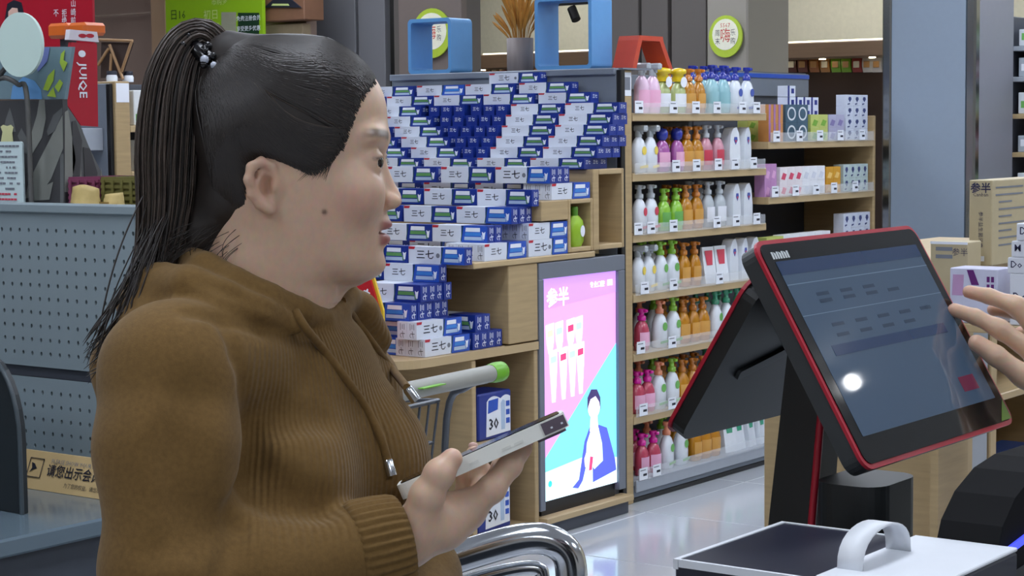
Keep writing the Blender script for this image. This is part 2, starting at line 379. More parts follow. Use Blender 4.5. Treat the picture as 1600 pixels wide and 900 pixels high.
# ---- the toothpaste boxes
TW = mat('box_white', (214, 220, 232), .42, var=.015); TB = mat('box_blue', (24, 50, 138), .35, var=.04); TBL = mat('box_royal', (40, 84, 186), .35)
TG = mat('box_green', (96, 152, 88), .4); TN = mat('box_navy', (16, 24, 84), .35); TR = mat('box_red_tag', (186, 40, 58), .4); TSL = mat('box_silver', (176, 196, 220), .35); TGD = mat('box_dark_green', (40, 84, 60), .4)
LB, DF, LS = .258, .055, .118
def tbox(h, d, green, big, L=LB):
    b = MB(); e = .0006; xs = L * (.60 if big else .545)
    b.box((0, 0, 0), (xs - .004, d, h), TW); b.box((xs - .004, 0, 0), (L, d, h), TB)
    F = lambda x, z, q=1: frame((x, -e * q, z), (1, 0, 0), (0, 0, 1))
    # slanted blue panel on the front, dark green stripe at its left
    b.prism([(xs - .004, 0.0005), (L - .0008, .0005), (L - .0008, h - .0005), (xs + .008, h - .0005)], e, TB if green else TBL, F(0, 0, 0))
    b.prism([(xs - .008, .002), (xs - .005, .002), (xs + .006, h - .002), (xs + .003, h - .002)], e, TGD, F(0, 0, 0))
    b.prism([(L * .30 - .028, h * .86), (L * .30 - .004, h * .86), (L * .30, h - .0005), (L * .30 - .032, h - .0005)] if False else [(.0015, h * .84), (.027, h * .84), (.031, h - .0005), (.0015, h - .0005)], e, TR, F(0, 0, 0))
    b.text('三七', h * (.56 if big else .44), INK, F(xs * .5, h * .5), sx=1.2, off=.012)
    if big: b.prism(oval(h * .28, h * .28, 10, xs * .88, h * .5), e, PGREY, F(0, 0, 0))
    # label lines and the tooth mark
    q0 = xs + .012
    b.prism([(q0 + .004, h * .64), (L - .034, h * .64), (L - .034, h * .88), (q0 + .006, h * .88)], e, WHITE, F(0, 0, 1))
    b.prism([(q0 + .001, h * .40), (L - .030, h * .40), (L - .030, h * .60), (q0 + .003, h * .60)], e, TG if green else mat('box_azure', (60, 130, 210), .4), F(0, 0, 1))
    b.prism([(q0 - .002, h * .14), (L - .026, h * .14), (L - .028, h * .34), (q0 - .001, h * .34)], e, TSL, F(0, 0, 1))
    b.prism([(L - .021, h * .22), (L - .014, h * .22), (L - .009, h * .66), (L - .017, h * .58), (L - .025, h * .66)], e, WHITE, F(0, 0, 1))
    b.prism([(L - .030, h * .45), (L - .026, h * .45), (L - .018, h * .14), (L - .022, h * .14)], e, TG if green else TSL, F(0, 0, 1))
    # ends: white end with dark writing, blue end with white writing
    sz = h * .40
    b.text('三七', sz, INK, frame((-e, d / 2, h / 2), (0, 0, -1), (0, 1, 0)) @ Matrix.Rotation(pi, 4, 'Z') if False else frame((-e, d / 2, h / 2), (0, 0, -1), (0, -1, 0)), sx=1.1)
    b.text('三七', sz, WHITE, frame((L + e, d / 2, h * .6), (0, 1, 0), (0, 0, 1)) if h < .05 else frame((L + e, d / 2, h / 2), (0, 0, -1), (0, 1, 0)), sx=1.0, off=.02)
    return b.mesh('toothpaste_box')
TM = {(h, g, bg): tbox(h, d, g, bg) for h, d in ((.0432, .055), (.0622, .0432)) for g in (0, 1) for bg in (0, 1)}
TM['short'] = tbox(.0432, .055, 1, 0, LS)
GRP = 'toothpaste boxes piled on the stepped display'
def tp(x, y, z, h, rz, label, green=1, big=0, jit=.0):
    o = obj('toothpaste_box', TM['short'] if big == 's' else TM[h, green, big], None, (x, y, z), rz + random.uniform(-jit, jit), label=label, cat='toothpaste box', group=GRP)
    return o
ha, hb_ = .0432, .0622
PX1 = XR - .006
def row(nm, ymid, z, h, xr_px, starts, ends=(), deep=1, plane=None, y=None, big=(), blue=(), fill=0, jit=.004):
    """one row of boxes facing the aisle end; starts = pixel where each front begins; ends = boxes turned to show their blue end"""
    Y = y if y is not None else at(xr_px, ymid, 0, plane)[1]
    d_ = .055 if h == ha else .0432
    ylim = 5.548 if z < 1.07 else 5.973 if z < 1.279 else 6.322 if z < 1.391 else 6.598
    Y = min(Y, ylim - d_ - .005)
    deep = min(deep, int((ylim - Y - .004) / (d_ + .0015)))
    L = [(s, 0) for s in starts] + [(s, 1) for s in ends]; L.sort()
    k = 0; out = []
    st = min(starts)
    for q in range(fill):
        out.append((at(st, ymid, 1, Y)[0] - LB * 1.01 * (q + 1), 0, -1))
    for s, kind in L: out.append((at(s, ymid, 1, Y)[0], kind, s))
    out.sort(); nf = ne = 0
    for i, (x, kind, s) in enumerate(out):
        if kind == 0:
            nf += 1
            # keep clear of the next box
            nx = out[i + 1][0] if i + 1 < len(out) else 1e9
            x = min(x, nx - LB - .0005)
            tp(x, Y + random.uniform(0, .003), z, h, 0, f'toothpaste box facing front, {ORD[nf - 1]} from left in the {nm} row', 0 if s in blue else 1, 1 if s in big else 0, jit * .3)
            if i + 1 == len(out):
                d = .055 if h == ha else .0432
                for q in range(1, deep):
                    tp(x - .0005 + random.uniform(-.003, .003), Y + q * (d + .0015), z, h, 0, f'blue toothpaste box end, {ORD[q]} behind the right end of the {nm} row', 1, 0)
        else:
            ne += 1
            tp(x, Y + LS + random.uniform(0, .004), z, h, -pi / 2, f'toothpaste box turned blue end out, {ORD[ne - 1]} from left in the {nm} row', 1, 's')
    return Y
RN = ['top'] + ORD[1:]
YT = [6.54, 6.52, 6.50, 6.475, 6.44, 6.405, 6.37, 6.335, 6.30]
zz = [1.392 + .0434 * n for n in range(9)][::-1]
row('top', 115, zz[0], ha, 0, [764], y=YT[0], big=(764,))
row('second', 134, zz[1], ha, 0, [575, 651, 727, 811], y=YT[1], blue=(651,))
row('third', 151, zz[2], ha, 0, [604, 678, 755, 841], y=YT[2], fill=1)
row('fourth', 169, zz[3], ha, 0, [585, 798, 883], [670, 689, 709, 735, 755, 775], y=YT[3], fill=1)
row('fifth', 186, zz[4], ha, 0, [602, 790, 873], [687, 707, 728, 748, 768], y=YT[4], deep=2)
row('sixth', 203, zz[5], ha, 0, [539, 616, 784, 867], [699, 719, 740, 760], y=YT[5], deep=2)
row('seventh', 220, zz[6], ha, 0, [547, 627, 775, 857], [711, 731, 752], y=YT[6], deep=3)
row('eighth', 238, zz[7], ha, 0, [562, 642, 766, 848], [722, 744], y=YT[7], deep=3)
row('ninth', 255, zz[8], ha, 0, [582, 662, 745, 828], y=YT[8], deep=3, fill=1)
z2 = 1.2805
row('tenth', 272, z2 + hb_ + .0006, hb_, 859, [604, 689, 774], deep=3, plane=PX1, big=(774,), blue=(774,), fill=1)
row('eleventh', 290, z2, hb_, 833, [582, 662, 742], plane=PX1 - .15, fill=1)
z3 = 1.0730
row('twelfth', 312, z3 + 3 * (hb_ + .0004), hb_, 833, [582, 663, 745], plane=PX1 - .02, fill=1)
row('thirteenth', 339, z3 + 2 * (hb_ + .0004), hb_, 798, [549, 632, 713], deep=3, plane=PX1 - .03, blue=(713,), fill=1)
row('fourteenth', 368, z3 + (hb_ + .0004), hb_, 759, [509, 592, 675], deep=2, plane=PX1 - .04, blue=(675,), fill=1)
row('fifteenth', 396, z3, hb_, 727, [480, 561, 640], plane=PX1 - .20, blue=(640,), big=(640,))
z4 = .7535
row('sixteenth', 412, z4 + 5 * (hb_ + .0004), hb_, 724, [555, 638], deep=2, plane=PX1 - .09, blue=(638,), big=(638,), fill=1)
Y17 = row('seventeenth', 443, z4 + 4 * (hb_ + .0004), hb_, 687, [518, 600], deep=6, plane=PX1 - .08, blue=(600,), fill=1)
Y18 = row('eighteenth', 470, z4 + 3 * (hb_ + .0004), hb_, 655, [489, 570], deep=8, plane=PX1 - .08, fill=1)
row('nineteenth', 499, z4 + 2 * (hb_ + .0004), hb_, 640, [470, 553], deep=8, plane=PX1 - .08, blue=(553,), fill=1)
row('twentieth', 524, z4 + (hb_ + .0004), hb_, 634, [463, 546], plane=PX1 - .12, blue=(546,), fill=1)
row('lowest', 552, z4, hb_, 631, [460, 543], plane=PX1 - .12, blue=(543,), fill=1)
# boxes turned to face the side aisle
def side(nm, px, py, z, n, blue=0, big=0, X=PX1, d=.0432):
    Y = at(px, py, 0, X)[1]
    for q in range(n):
        tp(X - q * (d + .0012), Y, z, hb_, pi / 2, f'toothpaste box facing the side aisle {nm}, {ORD[q]} one in', 1 - blue, big)
    return Y
side('on the upper step', 862, 298, z2, 3, 1)
side('on the ledge, upper of two', 826, 366, z3 + hb_ + .0006, 4, 1)
side('on the ledge, lower of two', 826, 392, z3, 4, 1, 1)
side('at the end of the fifteenth row', 757, 396, z3, 4, 1)
Y = side('on the lower shelf, upper of two', 651, 530, z4 + hb_ + .0006, 2, 1, 1, X=XR - .045)
side('on the lower shelf, lower of two', 664, 556, z4, 3, 1, 1, X=XR - .03)
Yb = 5.575
for q in range(4):
    tp(XR - .025 - LB, Yb + q * .0445, z4, hb_, 0, f'toothpaste box showing its blue end on the lower shelf, {ORD[q]} from the corner', 1, 0)
for q in range(2):
    tp(XR - .028 - LB, Yb + .02 + q * .0445, z4 + hb_ + .0006, hb_, 0, f'toothpaste box atop the blue-ended pair of the lower shelf, {ORD[q]} from corner', 1, 0)

# ---- brush packs in the lower cubbies, blue boxes behind the cart
PKB = mat('pack_blue', (30, 52, 140), .35); 
def brush_pack(y, z, label):
    t = thing('pad_pack', label, 'pack', (XR - .05, y, z), 0, 'blue and white packs in the lower cubbies')
    W, H, D = .205, .175, .13
    MB().box((-D, 0, 0), (0, W, H), PKB, bev=.006).build('pack_body', t)
    b = MB(); e = .0008; Fm = frame((e, 0, 0), (0, 1, 0), (0, 0, 1))
    n = 8; arch = [(.045, .012), (.195, .02), (.195, .15)] + [(.195 - .055 * k / n, .15 + .008 * sin(pi * k / n)) for k in range(1, n)] + [(.135, .147)] + [(.13 - .075 * k / n, .15 + .010 * sin(pi * k / n)) for k in range(1, n)] + [(.05, .142)]
    b.prism(arch, e, WHITE, Fm)
    F2 = frame((2 * e, 0, 0), (0, 1, 0), (0, 0, 1))
    b.prism([(.056, .098), (.116, .108), (.12, .15), (.06, .146)], e, TBL, F2)
    b.text('30', .056, INK, frame((3 * e, .090, .055), (0, 1, 0), (0, 0, 1)), sx=1.1, off=.02)
    b.prism([(.138, .03), (.16, .03), (.162, .135), (.148, .142), (.136, .13)], e, TSL, F2)
    for k in range(3): b.box((2 * e, .168, .05 + .032 * k), (3 * e, .19, .07 + .032 * k), TBL)
    b.build('front_print', t)
Yp = at(744, 690, 0, XR - .05)[1]
brush_pack(Yp + .015, .406, 'blue and white pack marked 30 in the upper cubby above the phone')
brush_pack(Yp + .005, .063, 'blue and white pack marked 30 in the bottom cubby under the hand')
for q in range(5):
    y = 5.325 + .042 * q
    for k in range(3 if q < 3 else 2):
        obj('toothpaste_box', TM[hb_, 1, 0], None, (XR - .06 - LB, y, .0635 + k * .0575 + .0), 0, label=f'blue toothpaste box under the lower shelf, {ORD[q]} along, {["bottom", "middle", "top"][k]} layer', cat='toothpaste box', group='boxes under the lower shelf')
# red festive bag at the front of the lower shelf
pr0 = at(540, 560, 1, 5.135); pr1 = at(592, 436, 1, 5.135)
t = thing('red_flower_bag', 'red bag with white flowers and a yellow edge behind the chin', 'bag', (pr0[0], 5.15, .7535))
w, h = pr1[0] - pr0[0], pr1[2] - .7535; RDB = mat('bag_red', (196, 30, 40), .4); YLB = mat('bag_yellow', (226, 190, 50), .45)
MB().prism([(0, 0), (w, 0), (w * .98, h * .6), (w * .72, h), (0, h)], .025, RDB, frame((0, .015, 0), (1, 0, 0), (0, 0, 1))).build('bag_body', t)
MB().prism([(w * .93, 0), (w * 1.06, 0), (w * 1.04, h * .62), (w * .78, h * 1.02), (w * .70, h * .98), (w * .92, h * .6)], .008, YLB, frame((0, .006, 0), (1, 0, 0), (0, 0, 1))).build('yellow_edge', t)
for fx, fz in ((.62, .82), (.80, .66), (.70, .50), (.84, .40), (.5, .7)):
    MB().prism([(w * fx + .012 * (1 + .35 * cos(5 * a)) * cos(a), h * fz + .012 * (1 + .35 * cos(5 * a)) * sin(a)) for a in np.linspace(0, 2 * pi, 31)[:-1]], .001, WHITE, frame((0, -.0102, 0), (1, 0, 0), (0, 0, 1))).build('flower_print', t)
# green pouch in the cubby
p = Vector((XR - .036, 6.245, 1.0935)); gm = mat('pouch_green', (150, 190, 46), .35)
t = thing('refill_pouch', 'lime green refill pouch standing in the wooden cubby', 'pouch', p)
MB().lathe([(.035, 0), (.047, .02), (.05, .07), (.044, .10), (.022, .12)], gm, n=16, sx=.6).build('pouch_body', t)
MB().lathe([(.014, .12), (.015, .15), (.012, .155)], mat('cap_green', (90, 150, 40), .35), n=12).build('cap', t)
MB().prism(oval(.03, .045, 16), .001, WHITE, frame((.0305, .012, .06), (0, 1, 0), (0, 0, 1))).build('label_patch', t)

# ---- things on top of the display: two blue frames, vase with wheat, orange frame
def frame_box(px0, px1, py0, py1, y, d, m, label, wall=.016, open_px=None):
    a = at(px0, py1, 1, y); b = at(px1, py0, 1, y)
    w = b[0] - a[0]; z1 = b[2]; zb = 1.793
    h = z1 - zb; t = thing('blue_cube_frame', label, 'display frame', (a[0], y, zb))
    P = rrect(w, h, .02, 5, w / 2, h / 2); Q = rrect(w - 2 * wall, h - 2 * wall, .012, 5, w / 2, h / 2); n = len(P)
    bb = MB(); vs = []
    for yy in (0, d):
        vs += [(x, yy, z) for x, z in P] + [(x, yy, z) for x, z in Q]
    fs = []
    for i in range(n):
        j = (i + 1) % n
        fs += [(i, j, n + j, n + i), (2 * n + j, 2 * n + i, 3 * n + i, 3 * n + j), (j, i, 2 * n + i, 2 * n + j), (n + i, n + j, 3 * n + j, 3 * n + i)]
    bb.add(vs, fs, m); bb.build('frame_shell', t)
    return t
BLU = mat('frame_sky_blue', (92, 150, 204), .4, var=.03)
frame_box(638, 704, 27, 111, 6.632, .15, BLU, 'small sky blue open cube frame on the left of the wheat vase')
frame_box(836, 924, -8, 108, 6.632, .15, BLU, 'tall sky blue open frame on the right of the wheat vase')
MB().box((XL, 6.626, 1.7862), (-4.32, 6.84, 1.7925), GREY).build('top_board', dsp).location = -D0
pv = at(813, 106, 1, 6.72); pv[2] = 1.7935
t = thing('wheat_vase', 'grey ribbed cylinder vase of dried golden wheat between the blue frames', 'vase', tuple(pv))
VZ = mat('vase_grey', (132, 122, 120), .6, var=.12, scale=60, bump=.2, stretch=(1, 1, .1))
MB().lathe([(.05, 0), (.056, .004), (.057, .14), (.053, .14), (.052, .03)], VZ, n=28).build('vase_body', t)
WH = mat('wheat_gold', (176, 122, 44), .7, var=.15, scale=40)
for q in range(46):
    a = random.uniform(0, 2 * pi); rr = random.uniform(.02, .13) ; h = random.uniform(.2, .34)
    if q < 5: rr = random.uniform(.10, .16); h = random.uniform(.16, .22); a = random.choice((pi, 2.6, 3.6, 0.2))
    b = MB(); P = [(0.02 * cos(a), .02 * sin(a), .05), (rr * .4 * cos(a), rr * .4 * sin(a), .05 + h * .55), (rr * cos(a), rr * sin(a), .05 + h)]
    P = spline(P, 4); b.tube(P[:6], .0016, WH, 4)
    b.tube(P[4:], [.002, .006, .0075, .006, .001][:len(P[4:])], WH, 5); b.build('wheat_ear', t)
pO = at(995, 106, 0, -4.42)
ORG = mat('frame_orange_red', (190, 66, 42), .45)
t = thing('orange_trapezoid_frame', 'orange red trapezoid frame on top of the shelves behind the trigger bottle', 'display frame', (-4.52, pO[1] + .02, 1.795))
for nm, P in (('left_leg', [(-.13, 0), (-.10, 0), (-.055, .115), (-.085, .115)]), ('right_leg', [(.155, 0), (.185, 0), (.11, .115), (.08, .115)]), ('top_bar', [(-.085, .115), (.11, .115), (.105, .135), (-.075, .135)])):
    MB().prism(P, .1, ORG, frame((.05, 0, 0), (0, 1, 0), (0, 0, 1))).build(nm, t)

# ---- advertising screen in the side of the display
scr = thing('advertising_screen', 'tall lit advertising screen in a grey frame beside the lower cubbies', 'screen', (XR, 6.24, 0))
S0 = Vector((XR, 6.24, 0))
sp = lambda n, lo, hi, m, bev=.002: part(n, scr, lo, hi, m, bev, S0)
FR = mat('screen_frame_grey', (120, 126, 138), .4, .2, var=.02)
sp('cabinet', (XR - .3, 5.953, .05), (XR - .035, 6.545, 1.046), GREYD)
sp('frame_top', (XR - .034, 5.953, .985), (XR + .002, 6.545, 1.046), FR)
sp('frame_side', (XR - .034, 5.953, .10), (XR + .002, 5.985, .984), FR)
sp('frame_side', (XR - .034, 6.497, .10), (XR + .002, 6.545, .984), FR)
sp('bottom_recess', (XR - .034, 5.986, .065), (XR - .02, 6.496, .130), BLACK)
sp('wood_sill', (XR - .034, 5.953, .052), (XR + .03, 6.56, .075), WOODH)
sp('plinth', (XR - .2, 5.953, .0), (XR + .01, 6.55, .05), GREYD)
def emat(n, rgb, e): return mat('screen_' + n, rgb, .25, var=0, emit=e, spec=.2)
ES = 1.0
pink = emat('pink', (220, 156, 240), ES * .8); cyan = emat('cyan', (120, 214, 244), ES * .85); wht = emat('white', (236, 252, 255), ES); lil = emat('lilac', (196, 146, 236), ES * .8)
pal = emat('pale', (214, 246, 255), ES); blu = emat('blue', (84, 96, 200), ES * .8); ski = emat('skin', (232, 222, 240), ES); hai = emat('hair', (70, 60, 110), ES * .6); red = emat('red', (224, 70, 120), ES * .8); yel = emat('yellow', (226, 230, 170), ES); ltb = emat('tint', (170, 214, 240), ES)
sy0, sy1, sz0, sz1 = 5.986, 6.496, .131, .984
xs = XR - .012
def U(u, v): return (u * (sy1 - sy0), v * (sz1 - sz0))
disp = MB().box((xs - .02 - XR, sy0 - 6.24, sz0), (xs - XR, sy1 - 6.24, sz1), pink).build('display_panel', scr)
pic = MB(); FM = lambda q: frame((xs - XR + .0006 * q, sy0 - 6.24, sz0), (0, 1, 0), (0, 0, 1))
def pp(poly, m, q): pic.prism([U(*p) for p in poly], .0005, m, FM(q))
pp([(0, .18), (1, .66), (1, 0), (0, 0)], cyan, 1)
pp([(0, 0), (1, 0), (1, .12), (.55, .16), (0, .13)], pal, 2)
pp([(0, .86), (1, .9), (1, 1), (0, 1)], lil, 1)
pic.text('参半', .075, wht, FM(3) @ Matrix.Translation((*U(.21, .905), 0)), off=.02)
pic.text('专业口腔', .026, wht, FM(3) @ Matrix.Translation((*U(.74, .945), 0)), off=.01)
pp([(.88, .935), (.95, .935), (.95, .962), (.88, .962)], wht, 3)
for k, (u, v, c) in enumerate([(.05, .68, yel), (.17, .685, ltb), (.32, .69, red), (.43, .695, ltb), (.09, .56, ltb), (.22, .565, red), (.34, .57, ltb), (.45, .575, red)]):
    top = v + .11; bot = v - (.02 if k < 4 else .12)
    pp([(u, top), (u + .105, top + .008), (u + .1, v + .03), (u + .075, bot), (u + .035, bot), (u + .01, v + .03)], wht, 3)
    pp([(u + .015, top - .055), (u + .09, top - .05), (u + .09, top - .02), (u + .015, top - .025)], c, 4)
# the figure in the advertisement: dark hair, blue shirt, red toothbrush
pp([(.38, .03), (.47, .06), (.55, .23), (.62, .29), (.70, .30), (.76, .29), (.86, .27), (.97, .12), (.99, .06), (.66, .03), (.66, .12), (.58, .13), (.52, .05), (.46, .02)], blu, 3)
pp([(.56, .12), (.58, .22), (.64, .28), (.74, .28), (.79, .20), (.80, .12), (.68, .09), (.62, .13)], pal, 4)
pp([(.62, .27), (.74, .27), (.72, .36), (.64, .36)], ski, 4)
pp(oval(.17, .115, 18, .68, .385), ski, 5)
pp([(.585, .37), (.59, .43), (.64, .465), (.72, .46), (.765, .42), (.77, .36), (.75, .40), (.70, .43), (.63, .42), (.60, .39)], hai, 6)
pp([(.55, .11), (.63, .13), (.63, .17), (.58, .19), (.54, .15)], ski, 6)
pp([(.60, .09), (.64, .09), (.66, .15), (.62, .155)], red, 7)
pp(oval(.05, .03, 12, .085, .075), emat('teal', (60, 190, 220), ES), 5)
pic.build('screen_picture', scr)

# ================================================================ SHELVES OF BOTTLES
XG = -4.34
g = thing('bottle_shelves', 'tall wooden shelf unit stocked with soap and wash bottles', 'shelf unit', (XG, 7.28, 0)); G0 = Vector((XG, 7.28, 0))
gp = lambda n, lo, hi, m, bev=.003: part(n, g, lo, hi, m, bev, G0)
gp('side_panel', (XG - .40, 6.640, 0), (XG, 6.722, 1.785), WOOD)
gp('back_panel', (XG - .42, 6.726, .0), (XG - .40, 7.86, 1.785), GREYD)
gp('back_top_rail', (XG - .40, 6.726, 1.72), (XG - .385, 7.86, 1.786), GREY)
gp('code_card', (XG + .0004, 6.652, 1.68), (XG + .002, 6.715, 1.775), WHITE, .0005)
MB().box((0, -.022, -.026), (.001, .022, .026), PGREY).build('code_mark', g).location = Vector((XG + .0022, 6.684, 1.73)) - G0
SZ = [1.611, 1.364, 1.113, .866, .621, .36]
def price(par, y, z, x=XG + .014, off=G0, w=.062, h=.05):
    b = MB(); b.box((0, -w / 2, 0), (.0012, w / 2, h), WHITE)
    b.box((.0012, -w * .4, h * .76), (.0016, w * .25, h * .84), PGREY); b.box((.0012, -w * .05, h * .3), (.0016, w * .4, h * .5), INK)
    o = b.build('price_tag', par); o.location = Vector((x, y, z)) - off
def shelf(par, y0, y1, z, x, off, depth=.39, tags=(), wood=True):
    s = part('shelf_board', par, (x - depth, y0, z - .033), (x, y1, z), WOODH if wood else GREYL, .002, off)
    part('acrylic_lip', par, (x + .0035, y0 + .01, z - .004), (x + .006, y1 - .02, z + .042), ACRYL, 0, off)
    for y in tags: price(par, y, z + .0, x + .0075, off)
tagpx = {0: (996, 1050, 1085, 1118, 1158, 1180), 1: (1054, 1086, 1120, 1146, 1175), 2: (995, 1015, 1050, 1118, 1148, 1180), 3: (1005, 1050, 1122), 4: (999, 1048), 5: (1003, 1048), 6: (1000, 1021)}
for i, z in enumerate(SZ):
    py = [183, 268, 360, 450, 545, 650][i]
    shelf(g, 6.727, 7.845, z, XG, G0, tags=[at(px, py, 0, XG)[1] for px in tagpx[i]])
gp('base_deck', (XG - .39, 6.727, .07), (XG, 7.99, .094), GREYL)
gp('base_lip', (XG, 6.727, .045), (XG + .012, 7.99, .096), GREYL)
gp('base_front', (XG - .02, 6.727, .022), (XG - .002, 7.9, .069), GREY)
gp('kick_strip', (XG - .03, 6.727, .0), (XG - .004, 7.9, .021), BLACK)
part('acrylic_lip', g, (XG + .013, 6.735, .09), (XG + .0155, 7.85, .14), ACRYL, 0, G0)
for px in tagpx[6]: price(g, at(px, 745, 0, XG)[1], .094, XG + .017, G0)

def pm(n, rgb, **k): return mat('plastic_' + n, rgb, .22, var=.04, coat=.4, **k)
BW = pm('white', (226, 232, 240)); BB = pm('blue', (36, 52, 160)); BA = pm('amber', (186, 124, 16)); BAO = pm('orange', (196, 120, 40)); BT = pm('aqua', (150, 196, 204))
BP = pm('pink', (222, 150, 186)); BV = pm('violet', (168, 90, 160)); BR = pm('rose', (186, 66, 92)); BM = pm('magenta', (222, 30, 160)); BG = pm('green', (140, 196, 60)); BY = pm('yellow', (232, 204, 36)); BGC = pm('pale_green', (178, 190, 130)); BDG = pm('teal_green', (66, 160, 124)); BPE = pm('peach', (236, 150, 112)); BRD = pm('red', (206, 40, 56)); BCL = pm('clear_grey', (178, 186, 192)); BLP = pm('pale_pink', (236, 202, 226)); BRO = pm('clear_rose', (200, 140, 156))
LBP = mat('label_pink', (238, 180, 210), .4); LBG = mat('label_green', (112, 178, 92), .4); LBY = mat('label_yellow', (236, 210, 90), .4); LBB = mat('label_blue', (70, 90, 170), .4); LBR = mat('label_red', (206, 70, 90), .4)
# name: (words, body colour, top colour, shape, label colour, height)
KIND = {
 'wb': ('white', 'blue', BW, BB, 'pump', LBB, .205), 'ws': ('white', 'slanted', BW, None, 'slant', LBB, .185), 'am': ('amber', 'orange', BA, BAO, 'pump', mat('label_amber', (214, 160, 80), .4), .19),
 'aq': ('aqua', 'blue', BT, BB, 'pump', BT, .21), 'tr': ('pale pink', 'grey trigger', BLP, BCL, 'trigger', LBP, .215), 'yt': ('pale green', 'yellow', BGC, BY, 'round', WHITE, .185),
 'vi': ('violet', 'round blue', BV, BB, 'ball', LBP, .185), 'ro': ('clear rose', 'grey', BRO, BCL, 'pump', LBR, .195), 'wt': ('white and yellow', 'grey trigger', BW, BCL, 'trigger', LBY, .205),
 'gr': ('green', 'lime', BG, BG, 'pump', LBG, .18), 'cl': ('clear', 'grey', BCL, BCL, 'pump', WHITE, .20), 'wk': ('white', 'lime', BW, BG, 'pump', LBG, .205), 'wp': ('white', 'peach', BW, BPE, 'pump', LBG, .20),
 'mg': ('rose', 'magenta', BR, BM, 'pump', LBP, .175), 'po': ('white', 'green-panelled', BW, None, 'pouch', BDG, .17), 'rp': ('red', 'yellow-topped', BRD, None, 'pouch', BY, .15), 'gc': ('green', 'cone-shaped', BG, None, 'cone', LBG, .16), 'bx': ('white', 'red-printed', BW, None, 'pouch', LBR, .16), 'wg': ('white', 'green', BW, BDG, 'pump', LBG, .205), 'wd': ('white', 'grey', BW, BCL, 'pump', LBR, .20)}
KM = {}
